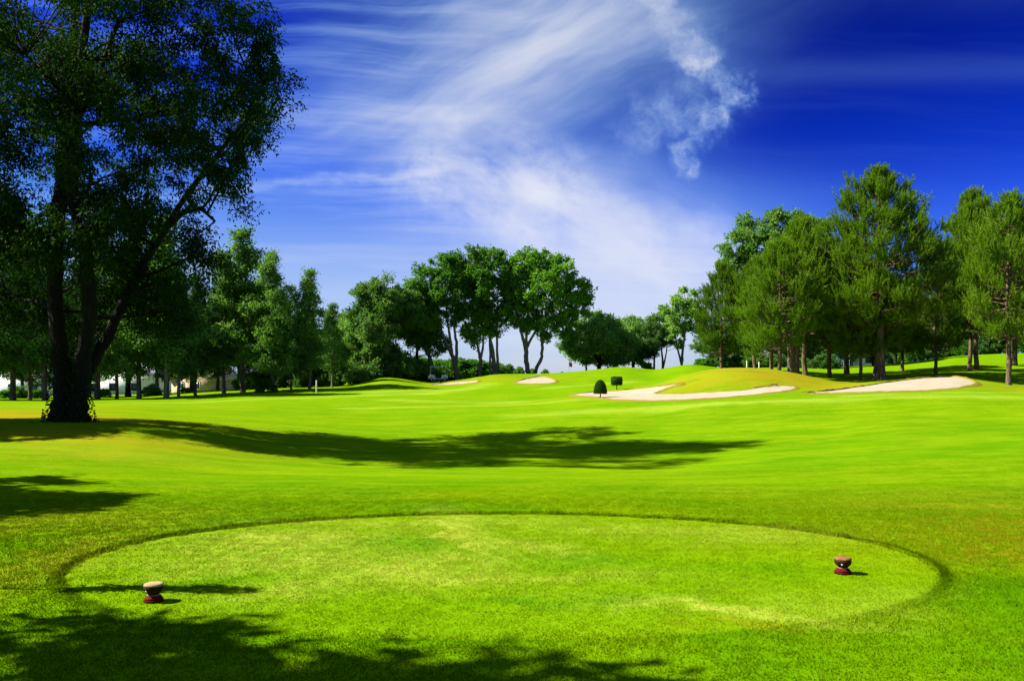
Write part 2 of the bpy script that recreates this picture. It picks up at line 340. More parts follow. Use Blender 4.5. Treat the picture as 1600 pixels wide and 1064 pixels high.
def leafmat(name, c0, c1, hi, trans=0.35, rough=0.6, spec=0.12):
    m, h, out = mat(name)
    at_ = h.new('ShaderNodeAttribute', attribute_name='tint'); oi = h.new('ShaderNodeObjectInfo')
    c = h.mix(at_.outputs['Fac'], c0, c1)
    c = h.mix(h.ramp(at_.outputs['Fac'], 0.86, 1.0), c, hi)
    c = h.mix(1.0, c, h.mix(oi.outputs['Random'], (0.62, 0.68, 0.80), (1.25, 1.18, 1.0)), 'MULTIPLY')
    p = h.new('ShaderNodeBsdfPrincipled'); h.put(p.inputs['Base Color'], c); p.inputs['Roughness'].default_value = rough; p.inputs['Specular IOR Level'].default_value = spec
    tr = h.new('ShaderNodeBsdfTranslucent'); h.put(tr.inputs[0], h.mix(1.0, c, (1.35, 1.5, 0.6), 'MULTIPLY'))
    ms = h.new('ShaderNodeMixShader'); ms.inputs[0].default_value = trans
    h.nt.links.new(p.outputs[0], ms.inputs[1]); h.nt.links.new(tr.outputs[0], ms.inputs[2]); h.nt.links.new(ms.outputs[0], out.inputs[0])
    return m
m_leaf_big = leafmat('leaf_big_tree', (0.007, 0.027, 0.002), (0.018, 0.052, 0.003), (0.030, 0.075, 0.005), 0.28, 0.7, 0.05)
m_leaf_wood = leafmat('leaf_woodland', (0.045, 0.130, 0.018), (0.125, 0.230, 0.040), (0.23, 0.30, 0.09), 0.40)
m_leaf_round = leafmat('leaf_round_tree', (0.050, 0.165, 0.010), (0.130, 0.270, 0.020), (0.23, 0.35, 0.035), 0.42)
m_leaf_pale = leafmat('leaf_pale_tree', (0.085, 0.200, 0.035), (0.180, 0.310, 0.070), (0.30, 0.38, 0.13), 0.45)
m_needle = leafmat('pine_needle', (0.055, 0.140, 0.004), (0.160, 0.260, 0.006), (0.25, 0.33, 0.012), 0.36)
m_leaf_topiary = leafmat('leaf_topiary', (0.018, 0.060, 0.004), (0.045, 0.110, 0.008), (0.09, 0.15, 0.012), 0.2)
m_leaf_shrub = leafmat('leaf_shrub', (0.045, 0.150, 0.006), (0.090, 0.235, 0.012), (0.16, 0.28, 0.03), 0.36)

def barkmat(name, a, b, sc=3.0):
    m, h, out = mat(name)
    tcn = h.new('ShaderNodeTexCoord'); ob = tcn.outputs['Object']; x, y, z = h.sep(ob)
    n1 = h.noise(h.vec(h.mul(x, 4), h.mul(y, 4), h.mul(z, 0.9)), sc, 6, 0.65, 0.4); n2 = h.noise(ob, 0.9, 3)
    c = h.mix(h.ramp(n1, 0.35, 0.66), a, b); c = h.mix(h.mul(h.ramp(n2, 0.45, 0.65), 0.45), c, h.mix(1.0, c, (0.6, 0.7, 0.45), 'MULTIPLY'))
    principled(h, out, c, 0.9, 0.15, bump=n1, bs=0.9, bd=0.06); return m
m_bark_dark = barkmat('bark_dark', (0.008, 0.006, 0.004), (0.024, 0.018, 0.011))
m_bark_pine = barkmat('bark_pine', (0.05, 0.032, 0.018), (0.19, 0.125, 0.072), 2.2)
m_bark_grey = barkmat('bark_grey', (0.07, 0.06, 0.04), (0.20, 0.17, 0.115))

m_sand, h, o_ = mat('bunker_sand')
geo = h.new('ShaderNodeNewGeometry'); n1 = h.noise(geo.outputs['Position'], 1.1, 5, 0.6); n2 = h.noise(geo.outputs['Position'], 14, 3)
principled(h, o_, h.mix(h.ramp(n1, 0.3, 0.7), (0.31, 0.255, 0.165), (0.37, 0.315, 0.215)), 0.95, 0.1, bump=h.add(n1, h.mul(n2, 0.3), h.mul(h.m('SINE', h.add(h.mul(h.sep(geo.outputs['Position'])[1], 26.0), h.mul(h.sep(geo.outputs['Position'])[0], 7.0), h.mul(n1, 9.0))), 0.25)), bs=0.75, bd=0.06)
m_fringe, h, o_ = mat('bunker_lip_turf')
geo = h.new('ShaderNodeNewGeometry'); n1 = h.noise(geo.outputs['Position'], 2.5, 5, 0.6)
principled(h, o_, h.mix(h.ramp(n1, 0.35, 0.65), (0.20, 0.13, 0.012), (0.16, 0.17, 0.010)), 0.95, 0.1, bump=n1, bs=0.8, bd=0.06)
def plain(name, col, rough=0.5, spec=0.4, metal=0.0, var=0.25, sc=6.0):
    m, h, out = mat(name); tcn = h.new('ShaderNodeTexCoord'); n = h.noise(tcn.outputs['Object'], sc, 5, 0.6)
    c2 = tuple(v*(1-var) for v in col)
    principled(h, out, h.mix(h.ramp(n, 0.35, 0.65), c2, col), rough, spec, metal, bump=n, bs=0.15, bd=0.01); return m

# ------------------------------------------------------------------ ground sheet
ua = np.concatenate([np.linspace(-4.5, -0.75, 50)[:-1], np.linspace(-0.75, 0.75, 420), np.linspace(0.75, 4.5, 50)[1:]])
ya = np.concatenate([np.linspace(-140, 1, 40)[:-1], np.arange(1, 3, .25), np.arange(3, 16, 0.07), np.arange(16, 45, 0.25), np.arange(45, 112, 0.33), np.arange(112, 180, 2), np.geomspace(180, 3500, 30)])
U, YY = np.meshgrid(ua, ya); XX = U*(np.abs(YY)+3.0)
ZZ = terrain(XX, YY)
b = Buf(); b.grid(np.stack([XX, YY, ZZ], -1), closed=False)
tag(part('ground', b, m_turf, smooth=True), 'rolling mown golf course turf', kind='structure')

# ------------------------------------------------------------------ bunkers
def catmull(pts, n=8):
    P = np.asarray(pts, float); out = []
    N = len(P)
    for i in range(N):
        p0, p1, p2, p3 = P[i-1], P[i], P[(i+1) % N], P[(i+2) % N]
        for t in np.arange(n)/n:
            out.append(0.5*((2*p1)+(-p0+p2)*t+(2*p0-5*p1+4*p2-p3)*t*t+(-p0+3*p1-3*p2+p3)*t**3))
    return np.array(out)
import bmesh
def bunker(px_pts, label, nback, step=0.6, y0=45., y1=112.):
    W_ = np.array([raycast(p, r, y0, y1) for p, r in px_pts]); O = catmull(W_, 7)
    rng = np.random.default_rng(len(px_pts)*7+1); O += rng.normal(0, 0.035, O.shape)
    # triangulated sheet: outline filled, then subdivided on a grid by bisecting planes
    bm = bmesh.new(); vs = [bm.verts.new((p[0], p[1], 0)) for p in O]; f = bm.faces.new(vs)
    (x0, ya_), (x1, yb_) = O.min(0), O.max(0)
    for x in np.arange(x0, x1, step): bmesh.ops.bisect_plane(bm, geom=bm.verts[:]+bm.edges[:]+bm.faces[:], plane_co=(x, 0, 0), plane_no=(1, 0, 0))
    for y in np.arange(ya_, yb_, step): bmesh.ops.bisect_plane(bm, geom=bm.verts[:]+bm.edges[:]+bm.faces[:], plane_co=(0, y, 0), plane_no=(0, 1, 0))
    bmesh.ops.triangulate(bm, faces=bm.faces[:])
    co = np.array([v.co[:2] for v in bm.verts]); z = terrain(co[:, 0], co[:, 1])+0.05
    for v, zz in zip(bm.verts, z): v.co.z = zz
    me = bpy.data.meshes.new('sand_bunker'); bm.to_mesh(me); bm.free(); me.materials.append(m_sand)
    me.polygons.foreach_set('use_smooth', np.ones(len(me.polygons), bool))
    o = link(bpy.data.objects.new('sand_bunker', me)); tag(o, label, 'sand bunker')
    # grassy lip along the whole rim, tallest at the back
    n = len(O); bi = nback*7
    hgt = np.full(n, 0.055); k = np.arange(n)
    w = np.clip(np.minimum(k, bi-k)/8.0, 0, 1); hgt += 0.07*smooth(w)*(k < bi)
    ctr = O.mean(0)
    nrm = np.roll(O, -1, 0)-np.roll(O, 1, 0); nrm = np.stack([nrm[:, 1], -nrm[:, 0]], 1); nrm /= np.linalg.norm(nrm, axis=1)[:, None]+1e-9
    area = 0.5*np.sum(O[:, 0]*np.roll(O[:, 1], -1)-np.roll(O[:, 0], -1)*O[:, 1])
    if area < 0: nrm = -nrm
    rings = []
    for off, hh in ((-0.10, 0.0), (-0.03, 0.75), (0.06, 1.0), (0.25, 0.9), (0.75, 0.0)):
        q = O+nrm*off*(0.5+2.0*hgt[:, None]); zz = terrain(q[:, 0], q[:, 1])+hh*hgt*(1+0.25*rng.standard_normal(n))+(-.03 if hh == 0 else 0.02)
        rings.append(np.column_stack([q, zz]))
    R = np.array(rings); R = np.concatenate([R, R[:, :1]], 1)
    b = Buf(); b.grid(R, closed=False); part('turf_lip', b, m_fringe, o, smooth=True)
    return O
bunker([(894, 617.5), (940, 613), (993, 609.5), (1030, 605), (1064, 601), (1040, 608), (1021, 616), (1060, 616.5), (1100, 614.5), (1157, 611.5), (1190, 606.5), (1228, 604), (1242, 607),
        (1216, 613), (1157, 619.5), (1100, 624), (1040, 626.5), (974, 626), (938, 622)], 'long pale sand bunker curling round the dry brown mound', 5)
bunker([(1262, 615), (1290, 612.5), (1325, 608), (1363, 602.5), (1401, 597), (1438, 592.5), (1476, 590), (1506, 592), (1523, 600), (1495, 606.5), (1438, 611), (1363, 613.5), (1300, 615)],
       'broad white sand bunker beside the tall pine on the right', 9)
bunker([(806, 598.5), (824, 592.5), (841, 589.5), (855, 590.5), (867, 595.5), (863, 599), (844, 600), (822, 600)], 'small dome-shaped sand bunker below the twin-trunk tree', 5, y0=75)
bunker([(674, 601.5), (692, 599.7), (718, 597.3), (745, 595.5), (742, 598.2), (718, 600.6), (690, 602)], 'thin sliver of sand bunker beside the golf cart', 4, y0=75)

# ------------------------------------------------------------------ grass blades close to the tee (real geometry, instanced inside one modifier)
def grass_patch(name, pts, hs, tile, count, blade, label, tilt=0.55):
    me = bpy.data.meshes.new(name); me.vertices.add(len(pts)); me.vertices.foreach_set('co', np.asarray(pts, np.float32).ravel())
    a = me.attributes.new('height', 'FLOAT', 'POINT'); a.data.foreach_set('value', np.asarray(hs, np.float32))
    me.materials.append(m_blade)
    o = link(bpy.data.objects.new(name, me)); tag(o, label, 'grass', kind='stuff')
    ng = bpy.data.node_groups.new(name, 'GeometryNodeTree')
    ng.interface.new_socket('Geometry', in_out='INPUT', socket_type='NodeSocketGeometry'); ng.interface.new_socket('Geometry', in_out='OUTPUT', socket_type='NodeSocketGeometry')
    N = ng.nodes.new; L = ng.links.new
    gi, go = N('NodeGroupInput'), N('NodeGroupOutput')
    gr = N('GeometryNodeMeshGrid'); gr.inputs[0].default_value = tile; gr.inputs[1].default_value = tile; gr.inputs[2].default_value = 2; gr.inputs[3].default_value = 2
    ds = N('GeometryNodeDistributePointsOnFaces'); L(gr.outputs[0], ds.inputs[0]); ds.inputs['Density'].default_value = count/(tile*tile)
    cn = N('GeometryNodeMeshCone'); cn.fill_type = 'NONE'; cn.inputs['Vertices'].default_value = 3; cn.inputs['Radius Top'].default_value = 0; cn.inputs['Radius Bottom'].default_value = blade[0]; cn.inputs['Depth'].default_value = blade[1]
    def rnd(lo, hi, seed):
        r = N('FunctionNodeRandomValue'); r.data_type = 'FLOAT_VECTOR'; r.inputs[0].default_value = lo; r.inputs[1].default_value = hi
        r.inputs['Seed'].default_value = seed; return r.outputs[0]
    ip = N('GeometryNodeInstanceOnPoints'); L(ds.outputs[0], ip.inputs[0]); L(cn.outputs[0], ip.inputs['Instance'])
    L(rnd((-tilt, -tilt, 0), (tilt, tilt, 6.28), 3), ip.inputs['Rotation']); L(rnd((.7, .7, .5), (1.3, 1.3, 1.3), 5), ip.inputs['Scale'])
    rl = N('GeometryNodeRealizeInstances'); L(ip.outputs[0], rl.inputs[0])
    sm = N('GeometryNodeSetMaterial'); sm.inputs['Material'].default_value = m_blade; L(rl.outputs[0], sm.inputs[0])
    ip2 = N('GeometryNodeInstanceOnPoints'); mp = N('GeometryNodeMeshToPoints'); L(gi.outputs[0], mp.inputs[0]); L(mp.outputs[0], ip2.inputs[0]); L(sm.outputs[0], ip2.inputs['Instance'])
    L(rnd((0, 0, 0), (0, 0, 6.28), 9), ip2.inputs['Rotation'])
    na = N('GeometryNodeInputNamedAttribute'); na.data_type = 'FLOAT'; na.inputs[0].default_value = 'height'
    cb = N('ShaderNodeCombineXYZ'); cb.inputs[0].default_value = 1; cb.inputs[1].default_value = 1; L(na.outputs[0], cb.inputs[2]); L(cb.outputs[0], ip2.inputs['Scale'])
    L(ip2.outputs[0], go.inputs[0])
    md = o.modifiers.new('grass', 'NODES'); md.node_group = ng
    return o
rng = np.random.default_rng(5)
pts, hs = [], []
for y in np.arange(3.6, 24, 0.34):
    for x in np.arange(-0.72*y-1.6, 0.72*y+1.6, 0.34):
        px_, py_ = x+rng.uniform(-.08, .08), y+rng.uniform(-.08, .08)
        r = float(tee_r(px_, py_)); z = float(terrain(px_, py_))
        fade = min(1, max(.04, (20-py_)/9)); pts.append((px_, py_, z)); hs.append((0.75 if r < 4.0 else 1.1+0.3*rng.random())*fade)
grass_patch('lawn_grass', pts, hs, 0.46, 620, (0.0032, 0.017), 'short mown grass blades over the tee and the near fairway', tilt=.9)
pts, hs = [], []
for a in np.arange(0, 2*pi, 0.018):
    back = min(1.15, max(.15, .85+.9*math.sin(a)))
    for dr in (0, .09):
        x = TEE[0]+(TEE[2]+dr+rng.normal(0, .025))*math.cos(a); y = TEE[1]+(TEE[3]+dr+rng.normal(0, .025))*math.sin(a)
        pts.append((x, y, float(terrain(x, y))-.004)); hs.append(max(.2, rng.normal(.72, .25))*back)
grass_patch('ring_grass', pts, hs, 0.15, 130, (0.0042, 0.062), 'longer darker grass fringe ringing the round tee')

# ------------------------------------------------------------------ foliage generators
def unit(v): return v/(np.linalg.norm(v, axis=-1, keepdims=True)+1e-9)
def leaves(buf, C, R, rng, twigs=9, per=22, L=0.2, Wd=0.09, droop=0.0, flat=0.8, spread=0.16, up=0.3, tintc=None):
    n = len(C)
    tw = unit(rng.standard_normal((n, twigs, 3))+np.array([0, 0, up])); tw[..., 2] *= flat
    ln = rng.uniform(0.65, 1.15, (n, twigs, 1))*R[:, None, None]
    end = C[:, None]+tw*ln
    t = rng.uniform(0.25, 1.08, (n, twigs, per, 1))**0.8
    p = C[:, None, None]+(end-C[:, None])[:, :, None]*t
    p = p+rng.standard_normal(p.shape)*spread*R[:, None, None, None]
    p[..., 2] -= droop*(t[..., 0]**2)*R[:, None, None]
    p = p.reshape(-1, 3); m = len(p)
    cent = np.repeat(C, twigs*per, 0)
    outw = unit(p-cent)
    a = unit(rng.standard_normal((m, 3))+outw*0.7+np.array([0, 0, -droop*1.5]))
    nrm = unit(rng.standard_normal((m, 3))*0.75+outw*0.6+np.array([0, 0, 0.7]))
    bb = unit(np.cross(nrm, a))
    l = (L*rng.uniform(0.6, 1.3, (m, 1))); w = Wd*rng.uniform(0.7, 1.3, (m, 1))
    q = np.stack([p, p+a*l*0.45+bb*w*0.5, p+a*l, p+a*l*0.45-bb*w*0.5], 1)
    if tintc is None: tintc = rng.uniform(0.1, 0.8, n)
    tt = np.clip(np.repeat(tintc, twigs*per)*0.6+rng.uniform(0, 0.4, m)+0.0, 0, 1)
    buf.quads(q, tt)
def sample_lobes(lobes, dens, rng, shell=0.5, keep=0.3, zmin=None):
    """lobes: (x,y,z,rx,ry,rz)  ->  clump centres spread over the union's outer shell"""
    Cs = []; L = np.array(lobes, float)
    for i, l in enumerate(L):
        n = max(6, int(dens*(l[3]*l[4]+l[3]*l[5]+l[4]*l[5])/3*4*pi*0.5))
        d = unit(rng.standard_normal((n, 3))); r = rng.uniform(shell, 1.0, (n, 1))**0.6
        p = l[:3]+d*r*l[3:]
        ok = np.ones(n, bool)
        for j, k in enumerate(L):
            if j == i: continue
            e = np.linalg.norm((p-k[:3])/k[3:], axis=1); ok &= (e > 0.75) | (rng.random(n) < keep)
        Cs.append(p[ok])
    C = np.concatenate(Cs)
    if zmin is not None: C = C[C[:, 2] > zmin]
    return C
def bez(p0, p1, p2, n): t = np.linspace(0, 1, n)[:, None]; return (1-t)**2*p0+2*t*(1-t)*p1+t*t*p2
def build_tree(stems, lobes, rng, dens=1.0, clumpR=1.0, leafmat_=None, bark=None, limb_r=0.10, k=7, leafkw={}, shell=0.5, keep=0.3, zmin=None, twigshow=True):
    """returns (trunk mesh, crown mesh). stems: list of [(x,y,z,r),...]"""
    tb, cb = Buf(), Buf(); nodes = []
    for s in stems:
        s = np.array(s, float)
        n = max(6, len(s)*4); ti = np.linspace(0, len(s)-1, n); S = np.array([np.interp(ti, np.arange(len(s)), s[:, c_]) for c_ in range(4)]).T
        for c_ in range(3): S[1:-1, c_] = (S[:-2, c_]+2*S[1:-1, c_]+S[2:, c_])/4
        S[1:-1, :2] += rng.normal(0, 0.12, (n-2, 2))*S[1:-1, 3:4]
        tube(tb, S[:, :3], S[:, 3], k+2, 0.05, rng)
        nodes.append(S[n//3:])
    nodes = np.concatenate(nodes)
    def attach(p, r0, r1, seg, lift, nodes):
        d = p-nodes[:, :3]; dist = np.linalg.norm(d, axis=1); cost = dist+np.where(d[:, 2] < 0.15*dist, 2.5*(0.15*dist-d[:, 2]), 0)
        q = nodes[np.argmin(cost)]; dd = np.linalg.norm(p-q[:3])
        ctl = q[:3]*0.5+p*0.5; ctl = ctl+np.array([0, 0, lift*dd])+rng.normal(0, 0.07*dd, 3)
        B = bez(q[:3], ctl, p, seg); r = np.linspace(min(q[3]*0.75, r0), r1, seg)
        return np.column_stack([B, r])
    extra = []
    for l in lobes:
        c_ = np.array(l[:3]); 
        P_ = attach(c_, limb_r, limb_r*0.35, 6, -0.06, nodes); tube(tb, P_[:, :3], P_[:, 3], k-1, 0.04, rng); extra.append(P_[2:])
    nodes = np.concatenate([nodes]+extra)
    C = sample_lobes(lobes, dens, rng, shell, keep, zmin)
    for p in C:
        P_ = attach(p, limb_r*0.42, 0.012, 4, -0.05, nodes); tube(tb, P_[:, :3], P_[:, 3], 4)
    R = clumpR*rng.uniform(0.7, 1.3, len(C))
    zc = (C[:, 2]-C[:, 2].min())/(np.ptp(C[:, 2])+1e-6)
    leaves(cb, C, R, rng, tintc=np.clip(rng.uniform(0, 1, len(C)), 0, 1), **leafkw)
    return tb.mesh('trunk', bark, True), cb.mesh('crown', leafmat_)
def tree_thing(name, meshes, loc, label, cat='tree', group=None, rz=0.0, sc=1.0, extra=()):
    e = empty(name, loc, rz); e.scale = (sc,)*3 if not hasattr(sc, '__len__') else sc
    tag(e, label, cat, group)
    link(bpy.data.objects.new('trunk', meshes[0]), e); link(bpy.data.objects.new('crown', meshes[1]), e)
    for n_, me in extra: link(bpy.data.objects.new(n_, me), e)
    return e

# --- the big dark tree at the left
rng = np.random.default_rng(11)
BY = 34.0; bx, by, bz = at(108, BY); S = BY/F; 
def bp(px, row, dy=0.0): return ((px-108)*S*(1+dy/BY), dy, CAMZ-(row-HZ)*S-bz)
def bs(px, row, r, dy=0.0): p = bp(px, row, dy); return (*p, r)
stems = [
 [(*bp(98, 662), .72), bs(98, 640, .50), bs(99, 600, .38), bs(92, 520, .32), bs(85, 450, .29), bs(88, 380, .30), bs(96, 300, .30), bs(104, 220, .25), bs(112, 120, .20), bs(118, 0, .15), bs(125, -90, .08)],
 [(*bp(118, 662), .66), bs(118, 640, .46), bs(124, 600, .38), bs(140, 540, .30, -.3), bs(152, 480, .30, -.6), bs(156, 400, .26, -1), bs(140, 300, .24, -1.4), bs(165, 180, .19, -2), bs(190, 40, .14, -2.4), bs(205, -60, .07, -2.5)],
 [bs(128, 590, .26, .2), bs(158, 520, .22, .8), bs(174, 450, .17, 1.2), bs(200, 360, .15, 2.5), bs(235, 280, .13, 3), bs(290, 190, .10, 3.3), bs(350, 110, .07, 3.5)],
 [bs(95, 330, .24), bs(75, 220, .2, 1), bs(60, 110, .15, 2), bs(40, 0, .1, 3)],
 [bs(230, 345, .17, 1.5), bs(262, 322, .13, 1.2), bs(295, 318, .09, 1), bs(320, 340, .05, .8)],
 [bs(88, 430, .22), bs(40, 330, .18, -1), bs(-10, 230, .14, -2), bs(-50, 120, .08, -3)],
 [bs(104, 220, .15), bs(140, 120, .12, .5), bs(165, 20, .08, 1)]]
lob = []
for (p, r, rad, dy, sq) in [(205, 90, 120, 0, 1), (320, 75, 92, 1, .9), (392, 120, 50, 1, 1.0), (300, 190, 82, -1, .85), (372, 195, 42, .5, .9), (215, 230, 95, -3, .8), (318, 280, 58, 1, .7), (362, 255, 32, 0, .8),
    (105, 250, 95, 3, .8), (20, 140, 115, 0, 1), (-60, 240, 120, -1, .9), (90, 30, 80, 4, .9), (195, -60, 92, 0, .9), (90, -95, 88, 1, .9), (145, -160, 52, 0, 1.1), (350, -10, 75, 0, .9), (-110, 60, 150, 0, 1), (400, 50, 38, 0, 1),
    (150, 340, 85, 2, .7), (255, 345, 62, -2, .65), (310, 365, 30, 0, .8), (40, 350, 95, -2, .7), (-60, 380, 90, 1, .7), (200, 150, 90, 5, .8), (160, 160, 100, -5, .8), (250, 30, 90, -5, .8), (60, 430, 60, 3, .6), (210, 415, 55, 1, .6),
    (130, 420, 70, 4, .6), (-20, 460, 60, 2, .6), (280, 120, 80, 6, .8), (205, 445, 52, 2, .7), (262, 425, 46, 1, .7), (105, 465, 50, 3, .7), (300, 400, 32, 0, .9), (172, 478, 36, 3, .8), (30, 478, 55, 3, .6), (235, 470, 34, 3, .7), (80, 505, 36, 4, .6), (200, 375, 60, -3, .8), (140, 400, 40, -3, .8)]:
    q = bp(p, r, dy); lob.append((*q, rad*S, rad*S*1.05, rad*S*sq))
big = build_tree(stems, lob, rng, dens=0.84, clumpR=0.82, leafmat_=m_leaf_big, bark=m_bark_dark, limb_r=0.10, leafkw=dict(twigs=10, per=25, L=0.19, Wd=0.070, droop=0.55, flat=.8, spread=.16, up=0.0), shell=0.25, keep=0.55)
# ivy round the foot
ib = Buf(); n = 2200; t = rng.uniform(0, 1, n)**1.5; zz = t*3.2; th = rng.uniform(0, 2*pi, n)
cxv = np.where(rng.random(n) < .5, np.interp(zz, [0, 1, 2.2, 4.2], [bp(98, 0)[0]]*2+[bp(98, 0)[0], bp(93, 0)[0]]), np.interp(zz, [0, 1, 2.2, 4.2], [bp(118, 0)[0], bp(118, 0)[0], bp(124, 0)[0], bp(135, 0)[0]]))
rr = np.interp(zz, [0, .6, 2, 4.2], [.82, .60, .47, .40])*rng.uniform(1.0, 1.14, n)
p = np.column_stack([cxv+rr*np.cos(th), rr*np.sin(th), zz-0.1]); o3 = np.column_stack([np.cos(th), np.sin(th), 0*th])
a = unit(rng.standard_normal((n, 3))); bb = unit(np.cross(unit(o3+rng.standard_normal((n, 3))*.4), a)); l = rng.uniform(.07, .15, (n, 1))
ib.quads(np.stack([p, p+a*l*.5+bb*l*.4, p+a*l, p+a*l*.5-bb*l*.4], 1), rng.uniform(0, 1, n))
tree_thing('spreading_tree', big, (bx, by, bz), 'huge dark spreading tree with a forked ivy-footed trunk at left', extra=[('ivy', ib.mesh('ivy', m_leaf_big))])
print('big tree crown quads', len(big[1].polygons))

# --- broadleaf prototypes (unit: metres, base at origin)
def proto_round(seed, h, spread, trunkstems, crown_z, crown_h, nl, leafm, bark, dens=1.1, clumpR=0.8, lk=None, limb_r=.09, squash=0.8, top=0.75):
    rng = np.random.default_rng(seed); lobes = []
    for i in range(nl):
        a = i*2.39996+rng.uniform(-.3, .3); fr = math.sqrt((i+.5)/nl); zt = crown_z+crown_h*(0.15+0.62*(1-fr**2)*top+rng.uniform(-.16, .22))
        r = spread*rng.uniform(.30, .44); lobes.append((math.cos(a)*fr*spread*.68, math.sin(a)*fr*spread*.68, zt+crown_h*.12, r, r, r*squash))
    lk = lk or dict(twigs=8, per=20, L=.30, Wd=.17, droop=.1, flat=.75, spread=.17, up=.3)
    return build_tree(trunkstems, lobes, rng, dens=dens, clumpR=clumpR, leafmat_=leafm, bark=bark, limb_r=limb_r, leafkw=lk, k=6, shell=.45, keep=.25)
def proto_tall(seed, h, rad, zb, leafm=m_leaf_wood, point=1.3, dens=1.0, clumpR=.75, bark=m_bark_grey, tr=.2):
    """tall narrow woodland tree with an uneven, somewhat pointed crown"""
    rng = np.random.default_rng(seed); lobes = []
    nz = 13
    for i in range(nz):
        t = (i+.5)/nz; env = rad*((1-t)**(1/point)*1.0+.10)*(0.65+.35*min(1, t*5))
        for j in range(3 if t < .6 else (2 if t < .85 else 1)):
            a = rng.uniform(0, 2*pi); off = env*rng.uniform(.35, .75)*(t < .9); r = max(.5, env*rng.uniform(.38, .6))
            lobes.append((math.cos(a)*off, math.sin(a)*off, zb+(h-zb)*t*.96+rng.uniform(-.3, .3), r, r, r*.66))
    st = [[(0, 0, -.3, tr*1.35), (0, 0, .4, tr), (rng.normal(0, .1), rng.normal(0, .1), h*.3, tr*.8), (rng.normal(0, .2), rng.normal(0, .2), h*.65, tr*.5), (0, 0, h*.95, .04)]]
    return build_tree(st, lobes, rng, dens=dens, clumpR=clumpR, leafmat_=leafm, bark=bark, limb_r=.06, leafkw=dict(twigs=7, per=16, L=.26, Wd=.13, droop=.15, flat=.7, spread=.2, up=.1), k=5, shell=.35, keep=.25)
TALL = [proto_tall(21, 15, 3.6, 2.6), proto_tall(22, 15, 3.2, 3.0, point=1.1), proto_tall(23, 15, 4.0, 2.4, point=1.7), proto_tall(24, 15, 2.7, 3.6, point=1.0, dens=.8)]
straight = [[(0, 0, -.3, .42), (0, 0, .5, .3), (.1, 0, 3, .26), (-.1, .1, 6, .2), (0, 0, 9, .1)]]
ROUND = [proto_round(31, 14, 5.2, straight, 4.5, 8.5, 15, m_leaf_wood, m_bark_grey), proto_round(32, 13, 5.0, straight, 3.2, 9, 17, m_leaf_wood, m_bark_dark)]
BUSHY = [proto_round(41, 9, 5.4, [[(0, 0, -.3, .3), (.2, 0, 1.5, .24), (.8, 0, 4, .12)], [(.2, 0, 1, .2), (-1.2, .2, 3.5, .1)]], .3, 6.9, 19, m_leaf_pale, m_bark_dark),]
SHRUB = [proto_round(51, 3, 2.0, [[(0, 0, -.2, .08), (.1, 0, .8, .05), (.2, 0, 1.6, .03)]], .1, 2.0, 9, m_leaf_shrub, m_bark_dark, dens=3.2, clumpR=.42, lk=dict(twigs=7, per=14, L=.26, Wd=.13, droop=.1, flat=.8, spread=.2, up=.4), limb_r=.04),
         proto_round(52, 3, 2.2, [[(0, 0, -.2, .08), (-.1, 0, .8, .05), (-.3, 0, 1.6, .03)]], .1, 2.4, 10, m_leaf_wood, m_bark_dark, dens=2.8, clumpR=.42, lk=dict(twigs=7, per=13, L=.26, Wd=.14, droop=.1, flat=.8, spread=.2, up=.3), limb_r=.04)]
PALE = [proto_round(61, 11, 3.6, [[(0, 0, -.3, .2), (.1, 0, 2, .16), (.5, 0, 5, .1), (.7, 0, 8, .05)], [(0, 0, .5, .14), (-.7, 0, 3, .1), (-1, 0, 6, .05)]], 3.2, 6.8, 14, m_leaf_pale, m_bark_grey, dens=.75, clumpR=.6)]

def put(proto, base_h, px, y, top_row, label, name='broadleaf_tree', group=None, wid=1.0, rz=None, cat='tree'):
    x, yy_, z = at(px, y); h = CAMZ-(top_row-HZ)*y/F-z; s = h/base_h
    rz = random.Random(int(px*7+y)).uniform(0, 6.28) if rz is None else rz
    return tree_thing(name, proto, (x, yy_, z-.05), label, cat, group, rz, (s*wid, s*wid, s))

